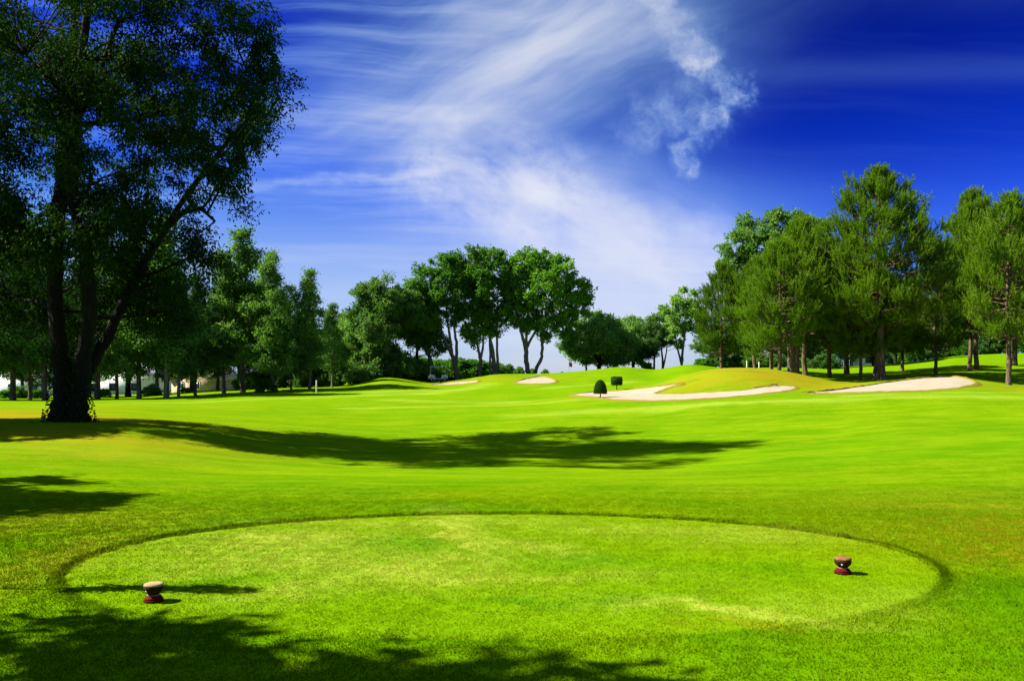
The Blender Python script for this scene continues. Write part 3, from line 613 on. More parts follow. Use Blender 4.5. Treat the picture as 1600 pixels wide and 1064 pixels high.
def near(px):
    marks = [(-60, 'beyond the left frame edge'), (10, 'behind the leftmost woodland tree'), (50, 'behind the second tree from the left'), (95, 'right behind the big forked trunk'), (150, 'just right of the big forked trunk'), (185, 'left of the long white house'), (217, 'behind the tree with the leaning foot'),
             (250, 'behind the thick-stemmed woodland tree'), (290, 'behind the pale slim-stemmed tree'), (322, 'over the tan gabled house'), (345, 'beside the tan gabled house'), (379, 'behind the tallest pointed tree'), (402, 'between the two tallest pointed trees'), (426, 'behind the second tallest pointed tree'), (455, 'behind the lower woodland tree'), (478, 'behind the slim pale-stemmed tree'),
             (495, 'behind the white post of the left woods'), (519, 'behind the small tree ending the left woods'), (545, 'right of the small tree'), (570, 'under the bushy tree behind the left mound'), (598, 'under the tall round tree'), (617, 'in the gap of the two round trees'), (632, 'left under the yellow-tinged tree'), (655, 'right under the yellow-tinged tree'), (679, 'behind the leaning tree'),
             (714, 'behind the three-stemmed umbrella tree'), (740, 'behind the small low-crowned tree'), (774, 'behind the tall umbrella tree'), (800, 'left of the two bare trunks'), (830, 'behind the two bare trunks'), (860, 'right of the two bare trunks'), (889, 'at the red flag'),
             (1100, 'left of the lone cone-shaped pine'), (1117, 'at the left of the lone pine trunk'), (1140, 'at the right of the lone pine trunk'), (1163, 'at the left white post'), (1188, 'at the right white post'), (1212, 'behind the slim leaning pine'), (1228, 'behind the stout fused stems, left side'), (1250, 'behind the stout fused stems, right side'), (1270, 'behind the pale straight pine trunk'), (1294, 'behind the ivy-dark pine stem'),
             (1328, 'left of the white house with doorways'), (1366, 'behind the tallest pine trunk'), (1402, 'just right of the tallest pine trunk'), (1425, 'between the tallest pine and the broad bunker end'), (1450, 'left of the solitary-stemmed pine'), (1476, 'right of the solitary-stemmed pine'), (1505, 'left of the close pair of pines'), (1535, 'right of the close pair of pines'), (1560, 'left of the sunlit pine trunk'), (1590, 'right of the sunlit pine trunk'), (1622, 'at the right frame edge'), (1645, 'just past the right frame edge'), (1685, 'farther past the right frame edge')]
    return min(marks, key=lambda m: abs(m[0]-px))[1]
# --- left woodland: front row
WG = 'woodland trees along the left edge of the fairway'
front = [
 (TALL[2], -45, 70, 290, 1.1, 'woodland tree at the frame edge, far left of the big tree'), (TALL[0], 20, 72, 300, 1.05, 'dark woodland tree showing left of the big forked trunk'),
 (TALL[3], 47, 76, 400, 1.0, 'slim woodland tree second from the left, beyond the big tree'), (TALL[1], 70, 71, 350, 1.1, 'straight-trunked woodland tree just left of the big forked trunk'),
 (TALL[0], 152, 74, 330, 1.1, 'woodland tree showing just right of the big forked trunk'), (TALL[3], 183, 80, 420, 1.0, 'thin tree between the big trunk and the white house'),
 (TALL[2], 217, 71, 350, 1.0, 'woodland tree with leaning foot in front of the white house'), (TALL[1], 260, 69, 330, 1.1, 'thick-stemmed woodland tree midway along the left edge'),
 (TALL[3], 279, 69.5, 415, .9, 'pale slim-stemmed tree close right of a thicker dark one'), (TALL[0], 305, 76, 420, .95, 'short woodland tree left of the tan roofed house'),
 (TALL[3], 350, 78, 385, 1.0, 'woodland tree right beside the tan house gable'), (TALL[1], 379, 79, 352, 1.15, 'tallest pointed woodland tree, at the edge of the big crown'),
 (TALL[0], 426, 82, 383, .95, 'second tallest pointed woodland tree right of the tallest'), (TALL[2], 455, 86, 440, .8, 'lower woodland tree filling the gap before the last slim one'),
 (TALL[1], 484, 84, 416, 1.0, 'slim pale-stemmed tree standing at the right end of the left woods'), (TALL[3], 519, 92, 470, 1.1, 'small tree at the right foot of the left woods')]
for pr, px, y, top, wd, lb in front: put(pr, 15, px, y+8 if y < 80 else y+3, top, lb, 'woodland_tree', WG, wd)
# back row of the left woods
k = 0
for px, y, top in [(-80, 98, 430), (-20, 100, 440), (35, 102, 450), (95, 98, 430), (140, 104, 440), (200, 100, 455), (245, 98, 430), (300, 104, 440), (340, 100, 440), (375, 102, 430), (410, 100, 445), (445, 104, 470), (475, 100, 478), (505, 104, 490), (535, 116, 485), (560, 118, 478)]:
    put([TALL[0], ROUND[1], TALL[2], ROUND[0]][k % 4], [15, 13.5, 15, 14][k % 4], px, y, top+15*(k % 3 == 1), 'dark %s second-row tree %s' % (['narrow', 'rounded'][k % 2], near(px)), 'woodland_tree', 'second row of trees in the left woods', 1.15); k += 1
# understorey
for i, px in enumerate(list(range(385, 575, 17))):
    put(SHRUB[1], 3.0, px, 97+(i*7 % 5), 578-(i*13 % 12), ['dark', 'low dark', 'taller dark'][i % 3]+' shrub ' + near(px), 'shrub', 'shrubs under the left woods', .9, cat='shrub')
for i, px in enumerate([8, 30, 60, 120, 160, 235, 290]):
    put(SHRUB[i % 2], 3.0, px, 90+i, 605-(i*5 % 9), ['low dark-green', 'taller yellow-green'][i % 2 == 0]+' shrub at the wood edge ' + near(px), 'shrub', 'shrubs under the left woods', 1.1, cat='shrub')
put(SHRUB[0], 3.0, 412, 84, 584, 'bright green bush lit at the foot of the left woods', 'shrub', None, 1.0, cat='shrub')

# --- centre-left pair
put(ROUND[0], 14, 605, 104, 416, 'tall round tree behind the small left mound', wid=1.0)
put(ROUND[1], 13.5, 652, 110, 438, 'yellow-tinged round tree just right of the tall one behind the mound', wid=.85)
put(BUSHY[0], 8.0, 565, 112, 475, 'bushy tree left of the round tree behind the mound', wid=.75)
for px, y, top in [(575, 102, 530), (598, 104, 545), (632, 102, 548), (655, 104, 556), (617, 106, 530)]:
    put(SHRUB[1], 3, px, y, top, 'shaded shrub ' + near(px), 'shrub', 'shrubs beneath the round trees', .9, cat='shrub')

# --- central umbrella trees
CY = 108.0; CS = CY/F
def central(seed, basepx, stems_px, lobes_px, label, dens=.95):
    rng = np.random.default_rng(seed); x0, y0, z0 = at(basepx, CY)
    def q(px, row, dy=0.): return ((px-basepx)*CS*(1+dy/CY), dy, CAMZ-(row-HZ)*CS-z0)
    st = [[(*q(p[0], p[1], p[3] if len(p) > 3 else 0), p[2]) for p in s] for s in stems_px]
    for s in st:
        if s[0][2] < 1.0: s.insert(0, (s[0][0], s[0][1], -.4, s[0][3]*1.25))
    lb = [(*q(p, r, dy), rad*CS, rad*CS*1.1, rad*CS*sq) for p, r, rad, dy, sq in lobes_px]
    ms_ = build_tree(st, lb, rng, dens=dens, clumpR=.80, leafmat_=m_leaf_round, bark=m_bark_grey, limb_r=.10, k=6, shell=.5, keep=.3, leafkw=dict(twigs=8, per=19, L=.32, Wd=.19, droop=.1, flat=.75, spread=.16, up=.3))
    return tree_thing('umbrella_tree', ms_, (x0, y0, z0), label, 'tree', 'umbrella-crowned trees on the central rise')
central(71, 679, [[(679, 590, .32), (672, 560, .27), (662, 535, .23), (652, 505, .16), (650, 470, .08)]],
        [(650, 480, 30, 0, .9), (635, 510, 24, 1, .8), (665, 500, 24, -1, .8), (650, 530, 18, 0, .6), (672, 535, 12, 0, .7), (645, 455, 24, 0, .8)], 'leaning tree at the left end of the central group')
central(72, 714, [[(714, 590, .34), (710, 565, .3), (705, 552, .26), (692, 525, .18), (685, 495, .13), (680, 450, .06)], [(706, 555, .22), (702, 520, .16), (697, 490, .12), (700, 440, .06)], [(713, 570, .24), (714, 540, .2), (709, 510, .15), (715, 470, .08)]],
        [(690, 425, 28, 0, .85), (672, 445, 22, 0, .9), (712, 415, 26, 1, .85), (700, 455, 30, -1, .8), (678, 475, 18, 0, .9), (715, 480, 22, 1, .8), (725, 440, 24, 0, .9), (700, 500, 14, 0, .8), (680, 505, 10, 0, .8), (663, 425, 16, 0, .9)], 'three-stemmed umbrella tree left of the central crown mass')
central(73, 750, [[(750, 585, .26), (751, 560, .22), (746, 540, .15), (742, 520, .08)], [(751, 562, .18), (755, 540, .14), (755, 515, .07)]],
        [(738, 515, 14, 0, .8), (752, 505, 15, 0, .8), (744, 528, 12, 0, .7), (730, 522, 8, 0, .8), (760, 520, 10, 0, .8)], 'small low-crowned tree under the central crown mass', 1.3)
central(74, 774, [[(772, 584, .3), (771, 555, .26), (766, 530, .2), (760, 490, .14), (752, 440, .07)], [(778, 584, .2), (777, 550, .17), (776, 515, .13), (778, 460, .07)], [(766, 584, .16), (766, 550, .14), (764, 520, .11), (750, 480, .06)]],
        [(735, 412, 28, 0, .9), (760, 405, 28, 1, .85), (780, 425, 26, 0, .9), (745, 445, 32, -1, .85), (772, 460, 30, 1, .9), (735, 480, 24, 0, .8), (762, 498, 24, 0, .7), (785, 490, 20, -1, .8), (725, 440, 22, 1, .9), (775, 515, 14, 0, .8), (798, 455, 18, 0, .9)], 'tall umbrella tree with several thin stems, middle of the group')
central(75, 826, [[(826, 587, .34), (822, 565, .32), (822, 545, .30), (816, 525, .2), (810, 500, .14), (805, 460, .07)], [(822, 545, .22), (823, 520, .17), (826, 480, .12), (828, 430, .06)], [(823, 543, .22), (830, 528, .17), (842, 510, .14), (862, 475, .08)],
                  [(835, 587, .26), (838, 575, .24), (846, 560, .22), (848, 540, .2), (845, 522, .17), (850, 500, .14), (872, 460, .07)]],
        [(822, 412, 27, 0, .85), (848, 415, 30, 1, .8), (875, 430, 30, 0, .85), (898, 450, 25, 0, .9), (905, 478, 20, 0, .9), (880, 475, 28, -1, .85), (850, 455, 34, -2, .85), (820, 455, 30, 1, .9), (808, 490, 22, 0, .8), (835, 495, 24, 2, .7),
         (862, 505, 18, -1, .7), (888, 505, 16, 0, .8), (806, 430, 22, 0, .9), (850, 525, 9, 0, .8), (812, 515, 12, 0, .7), (830, 510, 12, 0, .7), (915, 470, 10, 0, .9), (886, 520, 9, 0, .8)], 'widest umbrella tree, two bare trunks against the sky right of centre')
# far bushes behind the central trees
for i, (px, y, top) in enumerate([(640, 120, 545), (668, 122, 552), (690, 124, 553), (708, 121, 556), (728, 122, 550), (745, 124, 556), (762, 122, 556), (781, 150, 566), (795, 152, 568), (812, 150, 572), (832, 150, 575), (852, 152, 576), (878, 150, 580)]):
    put(SHRUB[0] if i < 7 else BUSHY[0], 3.0 if i < 7 else 8, px, y, top, ['broad green bush ', 'narrower green bush ', 'distant pale bush ', 'distant low pale bush '][(i > 6)*2+i % 2]+near(px), 'shrub', 'bushes behind the central trees', 1.25 if i < 7 else .8, cat='shrub')

# --- right of centre
put(BUSHY[0], 8.1, 935, 112, 484, 'large rounded bushy tree alone right of the umbrella trees', wid=1.0, rz=0.3)
put(BUSHY[0], 8.1, 990, 116, 492, 'bushy tree joined to the right of the rounded one', wid=.85, rz=2.0)
put(ROUND[1], 13.5, 1022, 112, 495, 'dark low tree in the dip between the two mounds', wid=.9)
put(PALE[0], 11, 1065, 112, 440, 'pale thin-leaved tree rising on the twin mound', wid=1.0, rz=0.2)
put(PALE[0], 11, 1036, 118, 470, 'smaller pale thin-leaved tree left of the taller pale one', wid=1.0, rz=2.2)
put(SHRUB[0], 3, 1012, 106, 562, 'bright low bush in the dip between the mounds', 'shrub', cat='shrub', wid=.9)
# big broad tree behind the pines
rngb = np.random.default_rng(81)
x0, y0, z0 = at(1215, 122); s_ = 122/F
lb = [((p-1215)*s_, dy, CAMZ-(r-HZ)*s_-z0, rad*s_, rad*s_, rad*s_*.7) for p, r, rad, dy in [(1160, 380, 32, 0), (1145, 410, 24, 0), (1190, 352, 34, 1), (1225, 350, 34, 0), (1260, 358, 34, 0), (1285, 385, 30, 1), (1200, 395, 45, -1), (1245, 400, 45, 1), (1160, 430, 30, 1), (1180, 460, 40, 0), (1240, 460, 50, 0), (1290, 430, 36, 0)]]
wide = build_tree([[(0, 0, -.4, .7), (0, 0, 4, .55), (0, 0, 10, .4), (-1, 0, 15, .25), (-2, 0, 19, .1)], [(0, 0, 6, .4), (3, 0, 12, .25), (5, 0, 17, .1)]], lb, rngb, dens=.6, clumpR=1.05, leafmat_=m_leaf_wood, bark=m_bark_grey, limb_r=.14, k=6, leafkw=dict(twigs=8, per=20, L=.38, Wd=.22, droop=.25, flat=.7, spread=.16, up=.3))
tree_thing('spreading_tree', wide, (x0, y0, z0), 'broad dark-topped tree looming behind the pine group')

# --- pines
def pine(seed, h, R, z0, trunk_r, nb=95, prof=None, nl=.24, nw=.045, per=38, dens=1.0, tuft=.80, rise=.5):
    rng = np.random.default_rng(seed); tb, cb = Buf(), Buf()
    prof = prof or [(0, .6), (.12, .9), (.3, 1.0), (.5, .85), (.7, .55), (.85, .3), (1.0, .04)]
    zz = np.linspace(-.3, h*.97, 16); wob = np.cumsum(rng.normal(0, .035, (16, 2)), 0); wob[:2] = 0
    rad = np.interp(zz, [-.3, .5, h*.4, h*.97], [trunk_r*1.35, trunk_r, trunk_r*.7, .03])
    T = np.column_stack([wob, zz]); tube(tb, T, rad, 9, .05, rng)
    starts, dirs, tints = [], [], []
    for i in range(nb):
        t = ((i+rng.random())/nb)**1.05; z = z0+(h*.97-z0)*t; c_ = np.array([np.interp(z, zz, T[:, 0]), np.interp(z, zz, T[:, 1]), z])
        L_ = R*np.interp(t, *zip(*prof))*rng.uniform(.55, 1.10); a = i*2.39996+rng.normal(0, .35)
        el = rise*(-.35+1.2*t)+rng.normal(0, .12); d = np.array([math.cos(a)*math.cos(el), math.sin(a)*math.cos(el), math.sin(el)])
        s = np.linspace(0, 1, 6)[:, None]; P_ = c_+d*L_*s+np.array([0, 0, .16*L_])*s**2+rng.normal(0, .03*L_, (6, 3))*s
        tube(tb, P_, np.linspace(.028+.016*L_, .012, 6), 4)
        n = max(2, int(L_*1.7*dens)+1); bt = rng.uniform(0, 1)
        for j in range(n):
            ss = rng.uniform(.25, 1.0)**.65 if j else 1.0; q0 = np.array([np.interp(ss, s[:, 0], P_[:, k_]) for k_ in range(3)])
            side = unit(np.cross(d, [0, 0, 1]))*rng.choice([-1, 1]); q1 = q0+side*rng.uniform(.1, .38)*L_*(1-.75*ss**3)+d*rng.uniform(0, .12)*L_+np.array([0, 0, rng.uniform(.0, .16)*L_])
            tube(tb, np.array([q0, (q0+q1)/2, q1]), [.024, .018, .012], 3); ct = .5*bt+.5*rng.random()
            for m_ in range(6):
                dd = unit(d*.5+rng.normal(0, .38, 3)+np.array([0, 0, rng.uniform(.7, 1.5)])); ln = tuft*rng.uniform(.7, 1.5)*(1 if t < .8 else .75)
                q = q1+rng.normal(0, .13, 3)*np.array([1, 1, .5])
                starts.append(np.r_[q, ln]); dirs.append(dd); tints.append(.75*ct+.25*rng.random())
    Sx = np.array(starts); D = np.array(dirs); m = len(Sx); tn = np.array(tints)
    u = rng.uniform(.12, 1.08, (m, per, 1)); p = Sx[:, None, :3]+D[:, None]*u*Sx[:, None, 3:4]+np.array([0, 0, .12])*u**2*Sx[:, None, 3:4]
    nd = unit(D[:, None]*rng.uniform(.5, 1.1, (m, per, 1))+unit(rng.standard_normal((m, per, 3)))*.62+np.array([0, 0, .12]))
    sd = unit(np.cross(nd, rng.standard_normal((m, per, 3)))); l = nl*rng.uniform(.7, 1.2, (m, per, 1)); w = nw*.5
    V = np.stack([p-sd*w, p+sd*w, p+nd*l], 2).reshape(-1, 3, 3)
    cb.tris(V, np.clip(np.repeat(tn, per)*.75+rng.uniform(0, .25, m*per), 0, 1))
    return tb.mesh('trunk', m_bark_pine, True), cb.mesh('crown', m_needle)
def put_pine(pr, base_h, px, y, top, label, wid=1.0, rz=None):
    return put(pr, base_h, px, y, top, label, 'pine_tree', 'pine trees on the right', wid, rz)
p_main = pine(91, 18, 4.7, 4.4, .36, nb=165, prof=[(0, .6), (.12, .95), (.35, 1.0), (.55, .80), (.72, .55), (.88, .26), (1, .03)], per=40)
PA = pine(92, 13, 3.6, 2.9, .22, nb=105, per=40); PB = pine(93, 13, 3.4, 3.2, .21, nb=100, per=40, prof=[(0, .6), (.2, .95), (.45, .95), (.7, .62), (.88, .32), (1, .05)]); PC = pine(94, 13, 3.1, 2.4, .20, nb=105, per=40, prof=[(0, .7), (.2, 1), (.45, .9), (.7, .6), (.88, .33), (1, .05)])
put_pine(p_main, 18.2, 1376, 71, 258, 'tallest pine with thick bare trunk behind the broad bunker', 1.0, 0.4)
put_pine(PC, 13.2, 1127, 90, 415, 'lone cone-shaped pine standing behind the dry mound', 1.0, 1.0)
put_pine(PA, 13.2, 1216, 72, 378, 'pine with slim leaning trunk on the right of the dry mound', 1.0, 2.0)
put_pine(PB, 13.2, 1258, 77, 345, 'pine with pale straight trunk left of the tallest pine', 1.05, 3.1)
put_pine(PC, 13.2, 1205, 81, 400, 'shorter pine behind the slim leaning one', 1.1, .7)
put_pine(PA, 13.2, 1180, 86, 405, 'leafy pine at the left side of the pine group', 1.0, 5.0)
put_pine(PB, 13.2, 1296, 79, 392, 'pine with ivy-dark stem between pale trunk and tallest pine', 1.1, 4.1)
put_pine(PC, 13.2, 1323, 86, 370, 'pine half hidden left of the tallest trunk', 1.2, 1.9)
put_pine(PB, 13.2, 1344, 73, 440, 'small pine close against the left of the tallest pine', 1.1, .2)
put_pine(PA, 13.2, 1366, 72.5, 420, 'dark pine directly behind the tallest trunk', 1.1, 2.9)
put_pine(PC, 13.2, 1410, 90, 440, 'pine in the gap right of the tallest pine', 1.2, 3.9)
put_pine(PC, 13.2, 1462, 78, 385, 'solitary-stemmed pine above the broad bunker right end', .85, 5.5)
put_pine(PA, 13.2, 1515, 82, 322, 'left one of two close pine trunks at right', .72, 1.4)
put_pine(PB, 13.2, 1526, 83, 300, 'right one of two close pine trunks at right', .8, 2.4)
put_pine(PB, 13.2, 1576, 63, 306, 'pine with sunlit trunk near the right edge of the frame', .85, .9)
put_pine(PA, 13.2, 1630, 68, 290, 'pine cut by the right edge of the frame', 1.0, 3.3)
put_pine(PC, 13.2, 1585, 90, 345, 'pine behind the sunlit trunk near the right edge', 1.2, 4.4)
# stout multi-stem tree trunk in the pine group
rngf = np.random.default_rng(95)
fig = build_tree([[(-.5, 0, -.3, .35), (-.35, 0, 2, .28), (-.5, 0, 5, .2), (-.9, 0, 8, .1)], [(0, 0, -.3, .5), (0, 0, 2, .4), (.1, 0, 5, .28), (0, 0, 9, .1)], [(.55, 0, -.3, .38), (.4, 0, 2, .3), (.6, 0, 5, .2), (1.2, 0, 8, .1)]],
                 [(0, 0, 9.5, 2.6, 2.6, 1.8), (-1.8, 0, 8, 1.8, 1.8, 1.3), (1.8, .3, 8, 1.8, 1.8, 1.3), (0, -1.2, 7.2, 1.6, 1.6, 1.1)], rngf, dens=.9, clumpR=.8, leafmat_=m_leaf_wood, bark=m_bark_pine, leafkw=dict(twigs=7, per=16, L=.3, Wd=.16))
put(fig, 11.5, 1240, 74, 430, 'stout tree with fused reddish stems inside the pine group')

# --- dark wood behind the pines
k = 0
for px, y, top in [(1110, 125, 505), (1135, 112, 520), (1160, 118, 500), (1185, 120, 480), (1225, 118, 500), (1265, 122, 480), (1300, 150, 500), (1330, 150, 470), (1365, 118, 470), (1400, 128, 490), (1430, 140, 470), (1450, 150, 480), (1480, 142, 450), (1510, 146, 460), (1540, 142, 440), (1572, 146, 450), (1605, 142, 430), (1640, 146, 440), (1680, 142, 420)]:
    pr, bh = [(ROUND[1], 13.5), (ROUND[0], 14), (BUSHY[0], 8.1)][k % 3]
    put(pr, bh, px, y, top, 'dark broadleaf tree of the far wood, ' + near(px), 'broadleaf_tree', 'broadleaf trees behind the pines', [1.2, 1.1, .8][k % 3]); k += 1
for i, px in enumerate([1100, 1118, 1145, 1165, 1190, 1215, 1250, 1275, 1292, 1420, 1450, 1475, 1500, 1530, 1560, 1590, 1620]):
    put(SHRUB[1-(i % 3 == 0)], 3, px, 108+(i % 4)*3 if px < 1400 else 134+(i % 3)*2, 556-(i*7 % 10)-(27 if px > 1400 else 0), 'shrub at the far wood edge ' + near(px), 'shrub', 'shrubs behind the pines', 1.4 if px < 1400 else .95, cat='shrub')

# --- trees outside the left of the frame whose shade crosses the tee
for (x, y, lb_, rz) in [(-12.8, 2.55, 'round tree standing left of the tee and shading it', .4), (-14.6, 0.6, 'rear one of two round trees close together left of the tee', 1.9), (-29.8, 31.0, 'round tree on the far left slope, level with the big tree', 1.1), (-22.6, 15.3, 'round tree standing left of the slope before the tee', 2.1), (-7.8, 1.2, 'round tree behind the tee at its left', 4.0)]:
    tree_thing('broadleaf_tree', ROUND[0], (x, y, float(terrain(x, y))), lb_, 'tree', None, rz, 1.0)

# ------------------------------------------------------------------ clipped topiary
def topiary(px, row, label, shape, hpx):
    x, y = raycast(px, row); z = float(terrain(x, y)); s = y/F; H = hpx*s; rng = np.random.default_rng(int(px)); n = 9000
    core, tb, cb = Buf(), Buf(), Buf()
    tube(tb, [(0, 0, -.05), (0.01, 0, H*.15), (-.01, 0, H*.45)], [.05, .04, .035], 7)
    th = rng.uniform(0, 2*pi, n); 
    if shape == 'bullet':
        zb = H*.27; t = rng.uniform(-.12, 1, n); prof = np.where(t < 0, (1+t*3.0), np.sqrt(np.clip(1-t**1.9, 0, 1)))*H*.355
        p = np.column_stack([prof*np.cos(th), prof*np.sin(th), zb+np.clip(t, 0, 1)*(H-zb)])
        lathe(core, [(0.01, zb+.02), (H*.32, zb+.03), (H*.33, zb+.1*H), (H*.30, zb+.3*H), (H*.21, zb+.52*H), (.01, H-.05)], 20)
    else:
        zb = H*.38; hw = H*.40; f = rng.integers(0, 6, n); u = rng.uniform(-1, 1, (n, 3)); ax = f % 3; u[np.arange(n), ax] = np.where(f < 3, -1, 1)
        u = np.sign(u)*np.minimum(np.abs(u), 1); rr_ = np.maximum(np.linalg.norm(u*.82, axis=1), 1); u = u/rr_[:, None]**.35
        hz_ = (H-zb)/2; p = u*np.array([hw, hw, hz_])+np.array([0, 0, zb+hz_])
        box(core, -hw*.88, hw*.88, -hw*.88, hw*.88, zb+.05, H-.05)
    p += rng.normal(0, .012, p.shape); c_ = np.array([0, 0, H*.62]); o3 = unit(p-c_)
    a = unit(rng.standard_normal((n, 3))+o3*.6); bb = unit(np.cross(unit(o3+rng.standard_normal((n, 3))*.6), a)); l = rng.uniform(.025, .06, (n, 1))
    cb.quads(np.stack([p, p+a*l*.5+bb*l*.3, p+a*l, p+a*l*.5-bb*l*.3], 1), rng.uniform(0, 1, n))
    e = empty('topiary_tree', (x, y, z)); tag(e, label, 'topiary', 'clipped topiary yardage trees')
    part('trunk', tb, m_bark_dark, e, True); cr = part('crown', cb, m_leaf_topiary, e); part('inner_foliage', core, m_leaf_topiary, cr)
topiary(938, 622, 'bullet-shaped clipped topiary tree in front of the long bunker', 'bullet', 28)
topiary(963.5, 609, 'square clipped topiary tree on the far side of the long bunker', 'box', 20)

# ------------------------------------------------------------------ tee markers
m_skin = plain('drum_skin', (0.42, 0.31, 0.15), .8, .05, var=.3); m_wood = plain('dark_lacquered_wood', (0.034, 0.013, 0.006), .7, .12, var=.6, sc=20)
m_redd = plain('dark_red_paint', (0.09, 0.006, 0.003), .8, .05, var=.4, sc=15); m_red = plain('red_paint', (0.13, 0.007, 0.003), .8, .08, var=.3, sc=15); m_white = plain('white_paint', (0.72, 0.68, 0.62), .5, .4, var=.15); m_ring = plain('neck_paint', (0.34, 0.26, 0.20), .7, .1, var=.5, sc=30); m_foot = plain('foot_black', (0.02, 0.012, 0.008), .9, .05)
m_wood2 = plain('warm_wood', (0.26, 0.11, 0.035), .7, .1, var=.5, sc=18)
def marker(px, row, label, rz, skin):
    y = CAMZ*F/(row-HZ); x = (px-CX)/F*y; z = float(terrain(x, y))
    e = empty('tee_marker', (x, y, z), rz); e.scale = (.94, .94, .94); tag(e, label, 'tee marker', 'drum-shaped tee markers')
    k = 36
    b = Buf(); lathe(b, [(.0, .196), (.060, .1955), (.084, .192), (.0965, .184), (.0985, .175), (.0955, .170)], k); hd = part('drum_head', b, skin, e, True)
    b = Buf(); lathe(b, [(.094, .171), (.0985, .160), (.098, .142), (.092, .122), (.080, .104), (.066, .092), (.058, .084), (.056, .074)], k); bw = part('bowl', b, m_wood, e, True)
    b = Buf(); lathe(b, [(.055, .0765), (.059, .075), (.061, .071), (.060, .067), (.056, .066)], k); part('neck_ring', b, m_ring, e, True)
    b = Buf(); lathe(b, [(.057, .068), (.068, .062), (.080, .052), (.088, .042), (.090, .034), (.084, .029)], k); part('base', b, m_red, e, True)
    b = Buf(); lathe(b, [(.084, .030), (.094, .027), (.099, .019), (.099, .011), (.092, .007)], k); part('foot_ring', b, m_redd, e, True)
    b = Buf(); lathe(b, [(.090, .009), (.101, .006), (.104, -.004), (.104, -.03)], k); part('foot', b, m_foot, e, True)
    b = Buf(); # rawhide studs round the rim
    for i in range(20):
        a = i/20*2*pi; sb = [(.0, .003), (.0018, .002), (.0026, 0)]
        c_, s_ = math.cos(a), math.sin(a); th = np.arange(8)/8*2*pi
        P_ = np.array([[(c_*(.0968+zz_)-s_*r_*math.cos(t), s_*(.0968+zz_)+c_*r_*math.cos(t), .160+r_*math.sin(t)) for t in th] for r_, zz_ in sb]); b.grid(P_)
    part('stud', b, m_skin, bw)['kind'] = 'stuff'
    # round white plate on the bowl, facing the camera's left
    b = Buf(); a = radians(-118)-rz; th = np.arange(16)/16*2*pi; c_, s_ = math.cos(a), math.sin(a); n_ = np.array([c_*.80, s_*.80, -.6]); t_ = np.array([-s_, c_, 0]); u_ = np.cross(n_, t_)
    c0 = np.array([c_*.084, s_*.084, .123]); P_ = np.array([[c0+n_*o_+r_*(math.cos(t)*t_+math.sin(t)*u_) for t in th] for r_, o_ in ((.0001, .010), (.010, .010), (.0125, .006), (.0125, -.006))]); b.grid(P_)
    part('plate', b, m_white, bw, True)
marker(240, 939, 'cream-topped drum-shaped tee marker nearest the camera at left', 0.2, m_skin)
marker(1317, 895.5, 'brown-topped drum-shaped tee marker on the right of the tee', 1.1, m_wood2)

shadow_sap = build_tree([[(0, 0, -.1, .03), (0, 0, 1, .022), (.02, 0, 2, .016), (0, 0, 3.1, .008)]], [(0, 0, 1.75+.28*i, .11, .11, .2) for i in range(6)], np.random.default_rng(8), dens=14, clumpR=.10, leafmat_=m_leaf_shrub, bark=m_bark_grey, limb_r=.008, k=5, leafkw=dict(twigs=6, per=8, L=.08, Wd=.04))  # unseen stand-in for a branch, shaped to throw a thin shadow on the tee
tree_thing('shadow_sapling', shadow_sap, (-6.3, 8.5, float(terrain(-6.3, 8.5))), 'added slender tree just left of the tee, shaped to cast a thin shadow strip', 'tree')

# ------------------------------------------------------------------ golf cart behind the rise
m_cream = plain('cart_cream', (0.55, 0.54, 0.50), .4, .5, var=.1); m_black = plain('cart_black', (0.02, 0.02, 0.02), .6, .3); m_steel = plain('steel', (0.5, 0.5, 0.5), .35, .5, .8, .1)
m_screen, h, o_ = mat('cart_screen'); pp = principled(h, o_, (0.75, 0.8, 0.8), .05, .5); pp.inputs['Transmission Weight'].default_value = .9
gx, gy, gz = at(685, 101.5)
cart = empty('golf_cart', (gx, gy, gz+.1), radians(184)); tag(cart, 'white golf cart with flat roof parked behind the rise', 'golf cart')
b = Buf(); P_ = np.array([[(x, y, z) for x, y in ((-1.1, -.58), (-1.0, -.66), (1.0, -.66), (1.1, -.58), (1.1, .58), (1.0, .66), (-1.0, .66), (-1.1, .58))] for z in (1.83, 1.86, 1.90)]); P_[2] *= (.96, .94, 1); top = P_[2].copy(); top[:, :2] *= .02; bot = P_[0].copy(); bot[:, :2] *= .02
b.grid(np.array([bot, P_[0], P_[1], P_[2], top])); part('roof', b, m_cream, cart)
for sx, sy in ((.95, .55), (.95, -.55), (-.85, .55), (-.85, -.55)):
    b = Buf(); tube(b, [(sx*(1.12 if sx > 0 else 1), sy, .55), (sx, sy, 1.84)], [.025, .025], 6); part('roof_post', b, m_steel, cart)
b = Buf()
prof = [(-1.2, .35), (-1.2, .75), (-.9, .85), (-.45, .82), (-.4, .36), (.35, .33), (.5, .75), (.95, .9), (1.25, .7), (1.3, .38), (.9, .28), (-.9, .28)]
P_ = np.array([[(x, y_, z) for x, z in prof] for y_ in (-.6, .6)]); b.grid(P_)
for y_ in (-.6, .6):
    v = [(x, y_, z) for x, z in prof]; b.faces4(v, [(0, 1, 2, 3), (0, 3, 4, 11), (4, 5, 10, 11), (5, 6, 9, 10), (6, 7, 8, 9)])
part('body', b, m_cream, cart)
b = Buf(); box(b, -.55, .0, -.55, .55, .62, .76); part('seat', b, m_black, cart)
b = Buf(); box(b, -.68, -.56, -.55, .55, .78, 1.25); part('backrest', b, m_black, cart)
